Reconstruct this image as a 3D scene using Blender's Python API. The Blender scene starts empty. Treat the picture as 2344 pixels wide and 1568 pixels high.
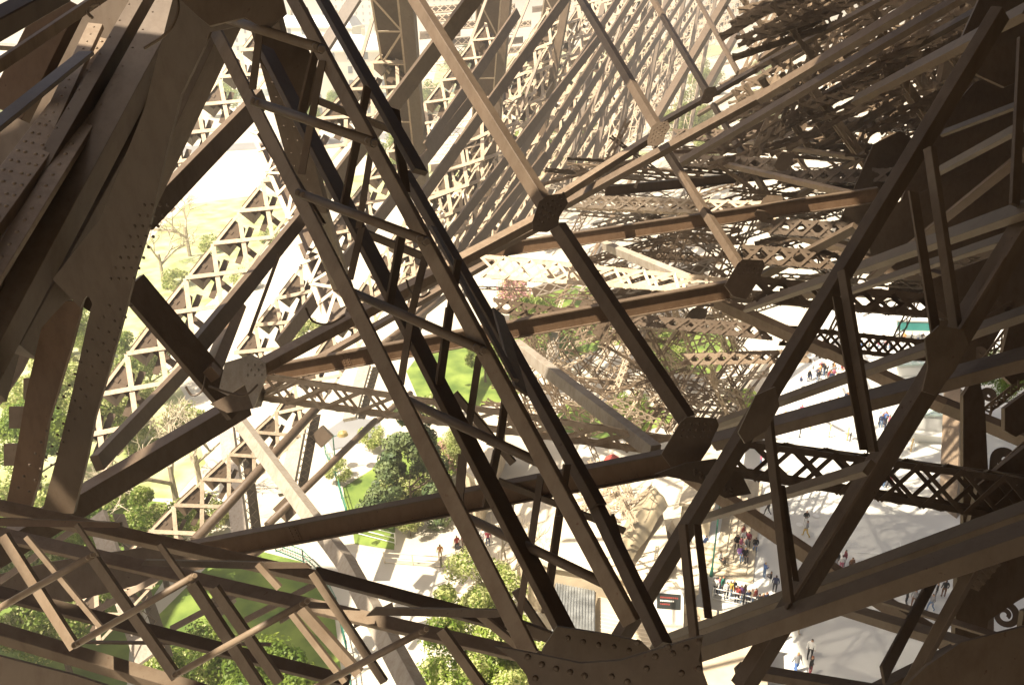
import bpy, math, random
from mathutils import Vector as V, Matrix
random.seed(7)
rad = math.radians
S = bpy.context.scene
# ------------------------------------------------------------------ camera
H = 42.0; PITCH = rad(24); FPX = 1913.0; CX, CY = 1172.0, 784.0
CAM = V((0, 0, H))
FW = V((0, math.cos(PITCH), -math.sin(PITCH))); RT = V((1, 0, 0)); UP = V((0, math.sin(PITCH), math.cos(PITCH)))
cd = bpy.data.cameras.new('camera'); co = bpy.data.objects.new('camera', cd); S.collection.objects.link(co)
cd.sensor_width = 36; cd.lens = FPX / 2344 * 36; cd.clip_start = .05; cd.clip_end = 20000
co.location = CAM; co.rotation_euler = (rad(90) - PITCH, 0, 0); S.camera = co
# ------------------------------------------------------------------ light
SUN_EL, SUN_AZ = 58.0, 242.0          # azimuth clockwise from +Y (north)
w = bpy.data.worlds.new('World'); S.world = w; w.use_nodes = True
nt = w.node_tree; bg = nt.nodes['Background']
sk = nt.nodes.new('ShaderNodeTexSky'); sk.sky_type = 'NISHITA'; sk.sun_disc = False
sk.sun_elevation = rad(SUN_EL); sk.sun_rotation = rad(SUN_AZ); sk.air_density = 1.0; sk.dust_density = 8; sk.ozone_density = 0
nt.links.new(sk.outputs[0], bg.inputs[0]); bg.inputs[1].default_value = .06
sd = bpy.data.lights.new('sun', 'SUN'); sd.energy = 5; sd.angle = rad(.5); sd.color = (1, .885, .71)
so = bpy.data.objects.new('sun', sd); S.collection.objects.link(so)
sdir = V((math.sin(rad(SUN_AZ)) * math.cos(rad(SUN_EL)), math.cos(rad(SUN_AZ)) * math.cos(rad(SUN_EL)), math.sin(rad(SUN_EL))))
so.rotation_euler = sdir.to_track_quat('Z', 'Y').to_euler(); so.location = (-60, -20, 120)
S.view_settings.view_transform = 'Standard'; S.view_settings.look = 'None'; S.view_settings.gamma = 1
S.view_settings.exposure = 1.5
S.render.engine = 'CYCLES'; S.cycles.max_bounces = 7; S.cycles.diffuse_bounces = 5; S.cycles.glossy_bounces = 3
S.cycles.transparent_max_bounces = 8

# ------------------------------------------------------------------ geometry helpers
def ray(x, y): return FW + RT * ((x - CX) / FPX) - UP * ((y - CY) / FPX)
def P(x, y, d): return CAM + ray(x, y) * d
def Z(x, y, z=0.):
    r = ray(x, y); return CAM + r * ((z - H) / r.z)
class MB:
    def __init__(s): s.v = []; s.f = []; s.m = []; s.cm = 0
    def add(s, vs, fs):
        o = len(s.v); s.v += [V(p) for p in vs]; s.f += [tuple(i + o for i in f) for f in fs]; s.m += [s.cm] * len(fs)
    def prism(s, p0, p1, prof, a, b, prof1=None):
        n = len(prof); prof1 = prof1 or prof
        vs = [p0 + a * x + b * y for x, y in prof] + [p1 + a * x + b * y for x, y in prof1]
        fs = [(i, (i + 1) % n, (i + 1) % n + n, i + n) for i in range(n)] + [tuple(range(n))[::-1], tuple(range(n, 2 * n))]
        s.add(vs, fs)
    def box(s, c, ax, ay, az):   # centre and half vectors
        s.prism(c - az, c + az, [(-1, -1), (1, -1), (1, 1), (-1, 1)], ax, ay)
    def bar(s, p0, p1, n, w, t):  # flat bar, face normal close to n
        ax = (p1 - p0)
        if ax.length < 1e-5: return
        ax.normalize(); nn = (n - ax * n.dot(ax)).normalized(); u = ax.cross(nn)
        s.prism(p0, p1, [(-w / 2, -t / 2), (w / 2, -t / 2), (w / 2, t / 2), (-w / 2, t / 2)], u, nn)
    def tube(s, p0, p1, r0, r1=None, k=10):
        r1 = r0 if r1 is None else r1
        ax = (p1 - p0)
        if ax.length < 1e-6: return
        ax.normalize(); a = ax.orthogonal().normalized(); b = ax.cross(a)
        c = [(math.cos(2 * math.pi * i / k), math.sin(2 * math.pi * i / k)) for i in range(k)]
        s.prism(p0, p1, [(x * r0, y * r0) for x, y in c], a, b, [(x * r1, y * r1) for x, y in c])
    def slab(s, pts, off):       # polygon extruded by off
        n = len(pts)
        s.add(list(pts) + [p + off for p in pts], [tuple(range(n)), tuple(range(n, 2 * n))[::-1]] + [(i, i + n, (i + 1) % n + n, (i + 1) % n) for i in range(n)])
    def rivet(s, c, n, r):
        n = n.normalized(); a = n.orthogonal().normalized(); b = n.cross(a); k = 8; vs = []
        for rr, h in ((1, 0), (.8, .42), (.42, .66)):
            vs += [c + a * (r * rr * math.cos(i * 2 * math.pi / k)) + b * (r * rr * math.sin(i * 2 * math.pi / k)) + n * (r * h) for i in range(k)]
        fs = [(j * k + i, j * k + (i + 1) % k, (j + 1) * k + (i + 1) % k, (j + 1) * k + i) for j in range(2) for i in range(k)] + [tuple(range(2 * k, 3 * k))]
        s.add(vs, fs)
    def build(s, name, mats, parent=None, origin=None, smooth=False):
        if not isinstance(mats, (list, tuple)): mats = [mats]
        me = bpy.data.meshes.new(name)
        if parent is not None: org = ORG[parent.name]
        else: org = V(origin) if origin is not None else (sum(s.v, V()) / len(s.v) if s.v else V())
        me.from_pydata([tuple(p - org) for p in s.v], [], s.f)
        for m in mats: me.materials.append(m)
        if len(mats) > 1: me.polygons.foreach_set('material_index', s.m)
        if smooth: me.polygons.foreach_set('use_smooth', [True] * len(me.polygons))
        me.update()
        import bmesh
        bm = bmesh.new(); bm.from_mesh(me)
        if len(s.f) < 60000: bmesh.ops.recalc_face_normals(bm, faces=bm.faces)
        bm.to_mesh(me); bm.free()
        o = bpy.data.objects.new(name, me); S.collection.objects.link(o)
        if parent is not None: o.parent = parent; ORG[o.name] = org
        else: o.location = org; ORG[o.name] = org
        return o
ORG = {}
def tag(o, label=None, cat=None, group=None, kind=None):
    if label: o['label'] = label
    if cat: o['category'] = cat
    if group: o['group'] = group
    if kind: o['kind'] = kind
    return o
def thing(name, label, cat, loc, group=None):
    o = bpy.data.objects.new(name, None); S.collection.objects.link(o); o.location = loc; o.empty_display_size = .3
    ORG[o.name] = V(loc); return tag(o, label, cat, group)

# ------------------------------------------------------------------ materials
def mat(name, col, rough=.6, var=.15, scale=3., bump=0., metal=0., detail=6, spec=.4, objvar=0., col2=None, lo=.35, hi=.65, trans=0., wave=None):
    m = bpy.data.materials.new(name); m.use_nodes = True; t = m.node_tree; N = t.nodes; L = t.links
    b = N['Principled BSDF']; b.inputs['Roughness'].default_value = rough; b.inputs['Metallic'].default_value = metal
    b.inputs['Specular IOR Level'].default_value = spec
    tc = N.new('ShaderNodeTexCoord'); no = N.new('ShaderNodeTexNoise'); no.inputs['Scale'].default_value = scale; no.inputs['Detail'].default_value = detail
    L.new(tc.outputs['Object'], no.inputs['Vector'])
    r = N.new('ShaderNodeValToRGB'); L.new(no.outputs['Fac'], r.inputs['Fac'])
    c2 = col2 or tuple(c * (1 + var) for c in col); c1 = col if col2 else tuple(c * (1 - var) for c in col)
    r.color_ramp.elements[0].position = lo; r.color_ramp.elements[1].position = hi
    r.color_ramp.elements[0].color = (*c1, 1); r.color_ramp.elements[1].color = (*c2, 1)
    out = r.outputs['Color']
    if objvar:
        oi = N.new('ShaderNodeObjectInfo'); mr = N.new('ShaderNodeMapRange'); mr.inputs['To Min'].default_value = 1 - objvar; mr.inputs['To Max'].default_value = 1 + objvar
        L.new(oi.outputs['Random'], mr.inputs['Value']); mx = N.new('ShaderNodeVectorMath'); mx.operation = 'SCALE'
        L.new(out, mx.inputs[0]); L.new(mr.outputs['Result'], mx.inputs['Scale']); out = mx.outputs['Vector']
    L.new(out, b.inputs['Base Color'])
    if bump:
        n2 = N.new('ShaderNodeTexNoise'); n2.inputs['Scale'].default_value = scale * 6; n2.inputs['Detail'].default_value = 8; L.new(tc.outputs['Object'], n2.inputs['Vector'])
        bp = N.new('ShaderNodeBump'); bp.inputs['Strength'].default_value = bump; bp.inputs['Distance'].default_value = .02
        L.new(n2.outputs['Fac'], bp.inputs['Height']); L.new(bp.outputs['Normal'], b.inputs['Normal'])
    if trans:
        tr = N.new('ShaderNodeBsdfTranslucent'); L.new(out, tr.inputs['Color']); ms = N.new('ShaderNodeMixShader'); ms.inputs[0].default_value = trans
        L.new(b.outputs[0], ms.inputs[1]); L.new(tr.outputs[0], ms.inputs[2]); L.new(ms.outputs[0], N['Material Output'].inputs['Surface'])
    return m
def steel_mat(name, col, var=.1, dirt=.78):
    # matt brown paint with broad fading, dirt streaks and specks of rust
    m = mat(name, col, .52, var, 1.1, .12, spec=.35, objvar=.12); t = m.node_tree; N = t.nodes; L = t.links
    b = N['Principled BSDF']; src = b.inputs['Base Color'].links[0].from_socket
    tc = N.new('ShaderNodeTexCoord'); mp = N.new('ShaderNodeMapping'); mp.inputs['Scale'].default_value = (4, 4, 1.6); L.new(tc.outputs['Object'], mp.inputs['Vector'])
    n = N.new('ShaderNodeTexNoise'); n.inputs['Scale'].default_value = 1.6; n.inputs['Detail'].default_value = 9; n.inputs['Roughness'].default_value = .7; L.new(mp.outputs[0], n.inputs['Vector'])
    r = N.new('ShaderNodeValToRGB'); r.color_ramp.elements[0].position = .34; r.color_ramp.elements[0].color = (dirt, dirt * .93, dirt * .86, 1)
    r.color_ramp.elements[1].position = .56; r.color_ramp.elements[1].color = (1, 1, 1, 1); L.new(n.outputs['Fac'], r.inputs['Fac'])
    mx = N.new('ShaderNodeMixRGB'); mx.blend_type = 'MULTIPLY'; mx.inputs[0].default_value = 1; L.new(src, mx.inputs[1]); L.new(r.outputs[0], mx.inputs[2]); 
    n3 = N.new('ShaderNodeTexNoise'); n3.inputs['Scale'].default_value = 14; n3.inputs['Detail'].default_value = 4; L.new(tc.outputs['Object'], n3.inputs['Vector'])
    r3 = N.new('ShaderNodeValToRGB'); r3.color_ramp.elements[0].position = .7; r3.color_ramp.elements[0].color = (0, 0, 0, 1); r3.color_ramp.elements[1].position = .74; r3.color_ramp.elements[1].color = (1, 1, 1, 1)
    L.new(n3.outputs['Fac'], r3.inputs['Fac'])
    m3 = N.new('ShaderNodeMixRGB'); L.new(r3.outputs[0], m3.inputs[0]); L.new(mx.outputs[0], m3.inputs[1]); m3.inputs[2].default_value = (col[0] * .6, col[1] * .42, col[2] * .35, 1)
    L.new(m3.outputs[0], b.inputs['Base Color'])
    return m
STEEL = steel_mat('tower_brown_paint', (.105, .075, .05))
PALE = steel_mat('pale_brown_paint', (.21, .157, .108))  # lighter mix of the tower brown
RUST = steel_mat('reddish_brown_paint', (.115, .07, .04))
ARCH = steel_mat('sunlit_brown_paint', (.5, .41, .3), dirt=.8)  # lighter copy of the tower paint, sunlight put into its colour
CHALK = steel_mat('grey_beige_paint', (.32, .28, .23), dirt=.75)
GROUND = mat('pale_gravel', (.43, .39, .31), .9, .12, .08, .3, col2=(.55, .51, .43))
GRASS = mat('grass', (.06, .11, .015), .8, .4, .35, .6, col2=(.2, .27, .05))
GRASSP = mat('glare_pale_grass', (.24, .29, .1), .85, .3, .35, .5, col2=(.47, .46, .27))  # paled grass, the glare of the far ground is in its colour
PLAZA = mat('plaza_asphalt', (.57, .565, .52), .75, .1, .15, .1, col2=(.64, .635, .59))
PATH = mat('path_asphalt', (.5, .47, .4), .85, .1, .3, .1)
LEAF = mat('spring_leaves', (.10, .18, .02), .55, .35, .5, 0, objvar=.15, col2=(.28, .36, .06), trans=.45)
LEAFP = mat('pale_washed_leaves', (.34, .38, .11), .6, .3, .6, 0, objvar=.1, col2=(.55, .56, .27), trans=.4)  # new spring leaves made paler, partly for washed-out glare
LEAFD = mat('dark_conifer', (.05, .085, .03), .6, .4, .9, 0, col2=(.17, .21, .08), trans=.15)
BARK = mat('pale_bark', (.36, .31, .22), .8, .25, 2)
BARKD = mat('brown_bark', (.14, .10, .07), .8, .25, 2)
PINK = mat('pink_blossom', (.55, .28, .3), .6, .3, 2, 0, trans=.3)
STONE = mat('beige_masonry', (.5, .42, .3), .8, .12, .8, .3)
STONE2 = mat('pale_step_stone', (.52, .45, .33), .7, .1, 1.5, .2)
WHITE = mat('white_paint', (.78, .78, .74), .5, .04, .5)
CANVAS = mat('cream_canvas', (.62, .55, .42), .8, .08, .3)
TEAL = mat('teal_paint', (.04, .22, .2), .4, .1, .5)
GLASSY = mat('pale_green_glazing', (.5, .62, .56), .15, .06, .5, spec=.8)
GREENP = mat('green_metal_paint', (.03, .16, .11), .4, .1, .5)
BLACKP = mat('dark_sign_face', (.03, .035, .035), .3, .1, .5)
GREYMESH = mat('grey_perforated_panel', (.3, .31, .3), .35, .3, 1.2, .3, metal=.5)
YEL = mat('yellow_paint', (.7, .42, .05), .5, .05, 1)
WATER = mat('river_water', (.12, .2, .2), .1, .1, .02, .1, spec=.8)
SLATE = mat('zinc_roof', (.5, .52, .55), .5, .1, .5)
FACADE = mat('city_stone', (.74, .7, .6), .8, .08, .1)
WIN = mat('window_glass', (.12, .15, .18), .15, .1, .3, spec=.8)
ROAD = mat('road_asphalt', (.2, .2, .2), .8, .1, .2)
GOLD = mat('brass_lamp_shade', (.55, .42, .18), .3, .1, 2, metal=.6)

# ------------------------------------------------------------------ steelwork builders
def frame(p0, p1, flr, side):
    ax = (p1 - p0).normalized(); vw = ((p0 + p1) / 2 - CAM).normalized()
    n = -(vw - ax * vw.dot(ax)).normalized(); u = ax.cross(n)
    if u.dot(RT) * side < 0 or (abs(u.dot(RT)) < .05 and u.dot(UP) * side > 0): u = -u
    r = rad(flr); return ax, n * math.cos(r) - u * math.sin(r), u * math.cos(r) + n * math.sin(r)
def profile(sec, a, b):
    if sec == 'box':
        c = min(.006, .08 * min(a, b)); x, y = a / 2, b / 2
        return [(-x + c, -y), (x - c, -y), (x, -y + c), (x, y - c), (x - c, y), (-x + c, y), (-x, y - c), (-x, -y + c)]
    t = max(.008, .09 * a); x, y = a / 2, b / 2
    if sec == 'L': return [(-x, y), (x, y), (x, -y), (x - t, -y), (x - t, y - t), (-x, y - t)]
    if sec == 'C': return [(-x, -y), (-x, y), (x, y), (x, -y), (x - t, -y), (x - t, y - t), (-x + t, y - t), (-x + t, -y)]
def beam(name, label, cat, x1, y1, w1, x2, y2, w2, W, ff=.68, side=1, m=None, sec='box', flr=32, group=None, riv=0, rr=.014, parent=None, rows=(0,), bolts=False):
    p0, p1 = P(x1, y1, W * FPX / w1), P(x2, y2, W * FPX / w2)
    ax, fn, fu = frame(p0, p1, flr, side); r = rad(flr)
    a = W * ff / math.cos(r); b = W * (1 - ff) / math.sin(r)
    mb = MB()
    if sec == 'tube': mb.tube(p0, p1, W / 2, k=14)
    else: mb.prism(p0, p1, profile(sec, a, b), fu, fn)
    if riv and sec != 'tube':
        L = (p1 - p0).length; k = int(L / riv)
        for i in range(k):
            for q in rows:
                mb.rivet(p0 + ax * (riv * (i + .5)) + fn * (b / 2) + fu * (q * a / 2), fn, rr)
    if bolts:
        for e, sg in ((p0, 1), (p1, -1)):
            for q in (0, 1): mb.tube(e + ax * sg * q * W * .9 - ray(x1, y1).normalized() * W * .1, e + ax * sg * q * W * .9 - ray(x1, y1).normalized() * W * .85, W * .42, W * .3, 9)
    o = mb.build(name, m or STEEL, parent, smooth=(sec == 'tube'))
    if sec == 'tube': 
        for p in o.data.polygons:
            if len(p.vertices) > 4: p.use_smooth = False
    if parent is None: tag(o, label, cat, group)
    elif label: o['label'] = label
    return o
def ibeam(label, x1, y1, w1, x2, y2, w2, W, m=None, joints=(), group='riveted cross beams'):
    # riveted plate girder: upright web, flanges level
    p0, p1 = P(x1, y1, W * FPX / w1), P(x2, y2, W * FPX / w2)
    ax = (p1 - p0).normalized(); side = ax.cross(V((0, 0, 1))).normalized()
    if side.dot(CAM - p0) < 0: side = -side
    up = side.cross(ax).normalized(); up = up if up.z > 0 else -up
    h = W * .52; fw = W * .2; t = W * .035
    th = thing('riveted_beam', label, 'steel beam', p0, group)
    mb = MB(); mb.prism(p0, p1, [(-t, -h + 2 * t), (t, -h + 2 * t), (t, h - 2 * t), (-t, h - 2 * t)], side, up)
    L = (p1 - p0).length
    for j in joints:
        c = p0 + ax * (L * j)
        mb.box(c + side * t * 1.3, ax * W * .24, up * h * .8, side * t * .4)
        for q in (-1, 1):
            for i in range(5): mb.rivet(c + side * t * 1.7 + ax * W * .12 * q + up * h * (-.62 + .31 * i), side, W * .045)
    k = int(L / (W * .62))
    for i in range(k): mb.rivet(p0 + ax * (i + .5) * W * .62 + side * t + up * (-h * .72), side, W * .036)
    mb.build('web', m or RUST, th)
    for sg, nm in ((1, 'flange'), (-1, 'flange')):
        f = MB(); f.prism(p0, p1, [(-fw, -t), (fw, -t), (fw, t), (-fw, t)], side, up * 1)
        off = up * sg * (h - t)
        f.v = [v + off for v in f.v]; f.build(nm, m or STEEL, th)
    return th
def plate(name, label, cat, pts, d, t=.02, m=None, riv=None, rr=.015, group=None, parent=None, flat=True, tilt=None):
    # flat steel plate; pts in picture units, d metres or a list; tilt = (px,py) gradient of depth per 1000
    c = V((sum(p[0] for p in pts) / len(pts), sum(p[1] for p in pts) / len(pts), 0)); tx, ty = tilt or (0, 0)
    dd = lambda x, y: d / (1 - (x - c.x) * tx / 1000 - (y - c.y) * ty / 1000)
    q = [P(x, y, dd(x, y)) for x, y in pts]
    n = V()
    for i in range(len(q)): n += (q[i] - q[0]).cross(q[(i + 1) % len(q)] - q[0])
    n.normalize()
    if n.dot(CAM - q[0]) < 0: n = -n
    o0 = q[0]; q = [p - n * (p - o0).dot(n) for p in q]
    mb = MB(); mb.slab(q, -n * t)
    for x, y in (riv or []):
        r = ray(x, y); k = (o0 - CAM).dot(n) / r.dot(n); mb.rivet(CAM + r * k, n, rr)
    o = mb.build(name, m or STEEL, parent)
    if parent is None: tag(o, label, cat, group)
    elif label: o['label'] = label
    return o
def rivgrid(x0, y0, x1, y1, nx, ny, jit=0):
    return [(x0 + (x1 - x0) * (i + .5 * (j % 2)) / max(1, nx - 1), y0 + (y1 - y0) * j / max(1, ny - 1)) for i in range(nx) for j in range(ny)]
def lattice(name, label, cat, tl, tr, bl, br, n, cw=.1, bw=.06, depth=.4, style='X', m=None, group=None, back=True, toplace=True, web=False, teeth=0, post=False):
    # tl..br = (x,y,d): a laced girder: chords at both edges, lacing on the faces, depth metres deep
    A0, A1, B0, B1 = P(*tl), P(*tr), P(*bl), P(*br)
    nrm = (A1 - A0).cross(B0 - A0).normalized()
    if nrm.dot(CAM - A0) < 0: nrm = -nrm
    th = thing(name, label, cat, A0, group); m = m or STEEL
    ch = MB()
    for a, b in ((A0, A1), (B0, B1)):
        other = B0 if a is A0 else A0
        ax = (b - a).normalized(); u = (other - a); u = (u - ax * u.dot(ax)).normalized()
        for k in ((0, 1) if back else (0,)):
            o = -nrm * depth * k
            c2 = MB(); t = cw * .12; s = 1 if k == 0 else -1
            prof = [(0, 0), (cw, 0), (cw, -t), (t, -t), (t, -cw * .7), (0, -cw * .7)]
            prof = [(x, y * s) for x, y in prof]
            c2.prism(a + o, b + o, prof, u, nrm); c2.build('chord', m, th)
    lc = MB(); lt = .008 + bw * .12
    P_ = lambda s, i: (A0.lerp(A1, i / n) if s == 0 else B0.lerp(B1, i / n))
    for k in ((0, 1) if back else (0,)):
        o = -nrm * depth * k + nrm * (.004 if k == 0 else -.004)
        for i in range(n):
            if style == 'X' or (i % 2 == 0): lc.bar(P_(0, i) + o, P_(1, i + 1) + o, nrm, bw, lt)
            if style == 'X' or (i % 2 == 1): lc.bar(P_(1, i) + o + nrm * lt * 1.5, P_(0, i + 1) + o + nrm * lt * 1.5, nrm, bw, lt)
            if post: lc.bar(P_(0, i) + o, P_(1, i) + o, nrm, bw, lt)
    if toplace and back:
        for s in (0, 1):
            nn = (P_(s, 0) - P_(1 - s, 0)).normalized()
            for i in range(n * 2):
                a = A0.lerp(A1, i / (2 * n)) if s == 0 else B0.lerp(B1, i / (2 * n)); b = A0.lerp(A1, (i + 1) / (2 * n)) if s == 0 else B0.lerp(B1, (i + 1) / (2 * n))
                if i % 2: lc.bar(a + nn * .004, b - nrm * depth + nn * .004, nn, bw * .8, lt)
                else: lc.bar(a - nrm * depth + nn * .004, b + nn * .004, nn, bw * .8, lt)
    lc.build('lacing', m, th)
    if web:
        wb = MB(); e = -nrm * depth * 1.15; wb.slab([A0 + e, A1 + e, B1 + e, B0 + e], -nrm * .02); wb.build('back_plate', STEEL, th)
    if teeth:
        for i in range(n):
            a = A0.lerp(A1, (i + .5) / n); b = B0.lerp(B1, (i + .5) / n); u = (b - a); ax = (A1 - A0) / n
            tb = MB(); cc = a + u * .16 - nrm * depth * 1.4
            tb.box(cc, u * .2, ax * .3, nrm * depth * 1.1)
            tb.box(cc - u * .06 + nrm * depth * 1.13, u * .09, ax * .05, nrm * depth * .05)
            tb.build('bracket_box', STEEL, th)
            tb = MB(); tb.bar(cc + u * .2, b - nrm * depth * 1.4, nrm, ax.length * .14, .03); tb.bar(cc + u * .25 - ax * .5, cc + u * .5 + ax * .4, nrm, ax.length * .12, .03); tb.build('stay_bar', STEEL, th)
    return th
# ================================================================== STEELWORK NEAR THE CAMERA
# --- the near laced girder crossing the middle, top left to bottom centre
def B(*a, **k): return beam(*a, **k)
lg = 'rods and chords of the near laced girder'
B('girder_chord', 'flat brown girder chord, leftmost of the near girder, ending at the bottom gusset', 'girder chord', 470, 25, 30, 1215, 1500, 44, .14, ff=.86, m=PALE, riv=0, group=lg)
B('girder_chord', 'broad brown girder chord at the right ends of the round rods', 'girder chord', 668, -10, 35, 1446, 1425, 47, .15, ff=.74, m=PALE, group=lg)
B('girder_chord', 'darkest girder chord passing behind the round rods of the near laced girder', 'girder chord', 605, 110, 36, 1318, 1490, 50, .18, ff=.3, m=STEEL, group=lg)
B('girder_chord', 'brown girder chord with a straight dark edge, upper rightmost of the near laced girder', 'girder chord', 738, 0, 30, 962, 395, 34, .16, ff=.35, group=lg)
B('girder_chord', 'dark stub of girder chord between two splice plates above the third round rod', 'girder chord', 903, 250, 24, 928, 440, 24, .12, ff=.2, group=lg)
B('girder_chord', 'paired brown and dark girder chord dropping to the kinked splice right of centre', 'girder chord', 925, 395, 32, 1160, 800, 36, .18, ff=.5, group=lg)
B('girder_chord', 'girder chord continuing below the kinked splice towards the riveted cross beam', 'girder chord', 1140, 745, 36, 1370, 1160, 42, .19, ff=.5, group=lg)
B('girder_chord', 'lowest girder chord of the kinked row, ending at the bottom gusset', 'girder chord', 1330, 1085, 38, 1520, 1480, 46, .18, ff=.55, group=lg)
B('splice_bar', 'short dark splice bar fixed on the kinked chord just above the riveted beam', 'splice bar', 1140, 715, 24, 1192, 895, 28, .12, ff=.2, group=lg)
B('splice_bar', 'short dark splice bar low on the kinked chord, beside the bright cream roof', 'splice bar', 1395, 1182, 26, 1432, 1300, 26, .12, ff=.2, group=lg)
B('girder_chord', 'thin lighter bar running close beside the kinked chord down to the cream roof', 'girder chord', 990, 520, 14, 1180, 870, 17, .07, ff=.4, group=lg)
for i, (a, b, wh) in enumerate([((468, 28), (735, 112), 'topmost round rod, in the dark corner'), ((580, 232), (856, 327), 'second round rod from the top'), ((682, 442), (975, 552), 'third round rod, above the sunlit lattice column'),
        ((797, 665), (1105, 802), 'fourth round rod, above the grass opening'), ((915, 908), (1245, 1064), 'fifth round rod, right of the dark conifer'), ((1045, 1172), (1402, 1344), 'lowest round rod, across the cream roof')]):
    B('tie_rod', wh + ', bolted between two girder chords', 'tie rod', a[0], a[1], 21, b[0], b[1], 24, .085, sec='tube', group='round rods of the near girder', bolts=True)
ST = [((605, -5), (578, 205), 17, 'pale', 'left of the topmost round rod'), ((738, 140), (690, 400), 17, '', 'below the topmost round rod'), ((722, 120), (688, 265), 20, 'dark', 'behind the strut below the topmost rod'),
      ((841, 200), (787, 474), 20, 'dark', 'crossing below the second rod'), ((849, 350), (821, 523), 15, 'pale', 'between the second and third rods'), ((829, 520), (801, 640), 16, 'pale', 'left of the darkest chord under the third rod'),
      ((919, 540), (890, 704), 22, 'dark', 'under the right half of the third rod'), ((973, 588), (939, 730), 17, 'pale', 'hanging from the third rod end'), ((941, 725), (917, 880), 17, 'pale', 'below the fourth rod near its left'),
      ((1049, 595), (1031, 712), 20, 'dark', 'above the fourth rod near its right'), ((1030, 705), (1001, 912), 22, 'dark', 'standing against the bright grass'), ((1097, 815), (1062, 1046), 17, 'pale', 'right of the bright grass opening'),
      ((1157, 915), (1140, 1030), 20, 'dark', 'above the fifth rod near its right'), ((1138, 1030), (1112, 1160), 20, 'dark', 'crossing in front of the riveted beam'), ((1060, 1040), (1050, 1150), 22, 'pale', 'in front of the riveted beam by the conifer'),
      ((1238, 1088), (1215, 1248), 17, 'pale', 'above the lowest rod'), ((1213, 1246), (1188, 1412), 16, 'pale', 'below the lowest rod beside the tree'), ((1298, 1062), (1280, 1180), 20, 'dark', 'in front of the cream roof'),
      ((1280, 1180), (1249, 1400), 21, 'dark', 'left of the grey panel'), ((640, 580), (570, 770), 8, 'thin', 'slanting among the arch bands left of centre')]
for a, b, wd, k, wh in ST:
    B('lacing_strut', ((k + ' ') if k else 'plain ') + 'steep lacing strut ' + wh, 'strut', a[0], a[1], wd, b[0], b[1], wd, .07 * wd / 17 if k != 'dark' else .09, ff=.25 if k == 'dark' else .9, sec='L' if k != 'dark' else 'box', group='steep struts of the near girder')
for i, (a, b, wd, wh) in enumerate([((1140, 1100), (1430, 1215), 17, 'crossing behind the kinked chord over the cream roof'), ((1040, 900), (1175, 1060), 20, 'descending behind the fifth rod'), ((688, 215), (900, 300), 18, 'high behind the second rod'), ((800, 520), (1000, 600), 20, 'behind the third rod'),
        ((1115, 1010), (1235, 1060), 15, 'short, close under the fifth rod end'), ((1160, 1420), (1290, 1470), 30, 'low beside the grey panel'), ((1180, 1350), (1275, 1490), 22, 'at the foot of the girder over pale tree leaves'), ((600, 300), (735, 520), 30, 'wide and dark among the upper struts')]):
    B('cross_bar', 'dark back bar ' + wh, 'bar', a[0], a[1], wd, b[0], b[1], wd, .13, ff=.8, group='back bars of the near girder')
# --- gusset at the bottom centre
plate('gusset_plate', 'big dark riveted gusset plate at the bottom centre where the girder chords meet', 'gusset plate', [(1130, 1478), (1222, 1496), (1330, 1518), (1420, 1512), (1540, 1475), (1610, 1455), (1600, 1510), (1640, 1620), (1225, 1620), (1205, 1545), (1180, 1512)], 4.6, .025,
      riv=[(1208, 1503), (1240, 1520), (1273, 1530), (1305, 1538), (1338, 1546), (1225, 1552), (1400, 1548), (1436, 1560), (1460, 1470), (1530, 1480), (1500, 1502), (1540, 1495), (1571, 1482), (1600, 1468), (1480, 1530), (1560, 1540), (1600, 1530)], rr=.019)
plate('gusset_plate', 'smaller dark riveted plate behind the foot of the darkest girder chord', 'gusset plate', [(1275, 1434), (1390, 1452), (1470, 1470), (1560, 1560), (1500, 1600), (1260, 1600), (1240, 1490)], 5.2, .03, riv=[(1300, 1460), (1335, 1468), (1370, 1475), (1405, 1480), (1440, 1488)], rr=.018)
# --- dark bands of the right half
rt = 'heavy dark members over the plaza'
B('heavy_brace', 'widest near-black brace rising from bottom centre to the top right corner', 'brace', 1350, 1575, 44, 2290, 30, 50, .26, ff=.45, m=STEEL, group=rt)
B('heavy_brace', 'dark ribbed brace from the bottom edge up past the plaza to the right edge', 'brace', 1700, 1570, 56, 2400, 430, 62, .3, ff=.5, group=rt)
B('edge_rib', 'thin raised rib lying along the ribbed brace over the plaza', 'rib', 1800, 1392, 12, 2300, 590, 13, .06, ff=.5, group=rt)
B('heavy_brace', 'upper of two dark bands rising to the right below the stepped monument', 'brace', 1500, 1478, 34, 2380, 1160, 52, .24, ff=.5, side=-1, group=rt)
B('heavy_brace', 'lower and wider dark band rising to the right above the bottom plaza opening', 'brace', 1560, 1500, 54, 2380, 1216, 74, .3, ff=.55, side=-1, group=rt)
B('heavy_brace', 'dark band crossing just above the queue posts, upper of a close pair', 'brace', 1600, 985, 22, 2380, 705, 38, .2, ff=.5, side=-1, group=rt)
B('heavy_brace', 'broad dark band crossing below the crowd and above the queue posts', 'brace', 1640, 1010, 44, 2380, 812, 58, .28, ff=.5, side=-1, group=rt)
B('heavy_brace', 'long dark band sweeping from the middle node up to the right edge', 'brace', 1710, 705, 20, 2380, 468, 48, .22, ff=.4, side=-1, group=rt)
B('heavy_brace', 'dark band just under the sweeping one, right of the widest brace', 'brace', 1930, 672, 18, 2380, 520, 32, .16, ff=.4, side=-1, group=rt)
B('heavy_brace', 'dark sloping band ending at the second rib node left of the monument', 'brace', 1600, 1190, 22, 1990, 1070, 34, .15, ff=.4, side=-1, group=rt)
B('heavy_brace', 'short dark band meeting the right edge above the brown soffit plates', 'brace', 2150, 392, 22, 2380, 268, 30, .15, ff=.4, side=-1, group=rt)
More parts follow.
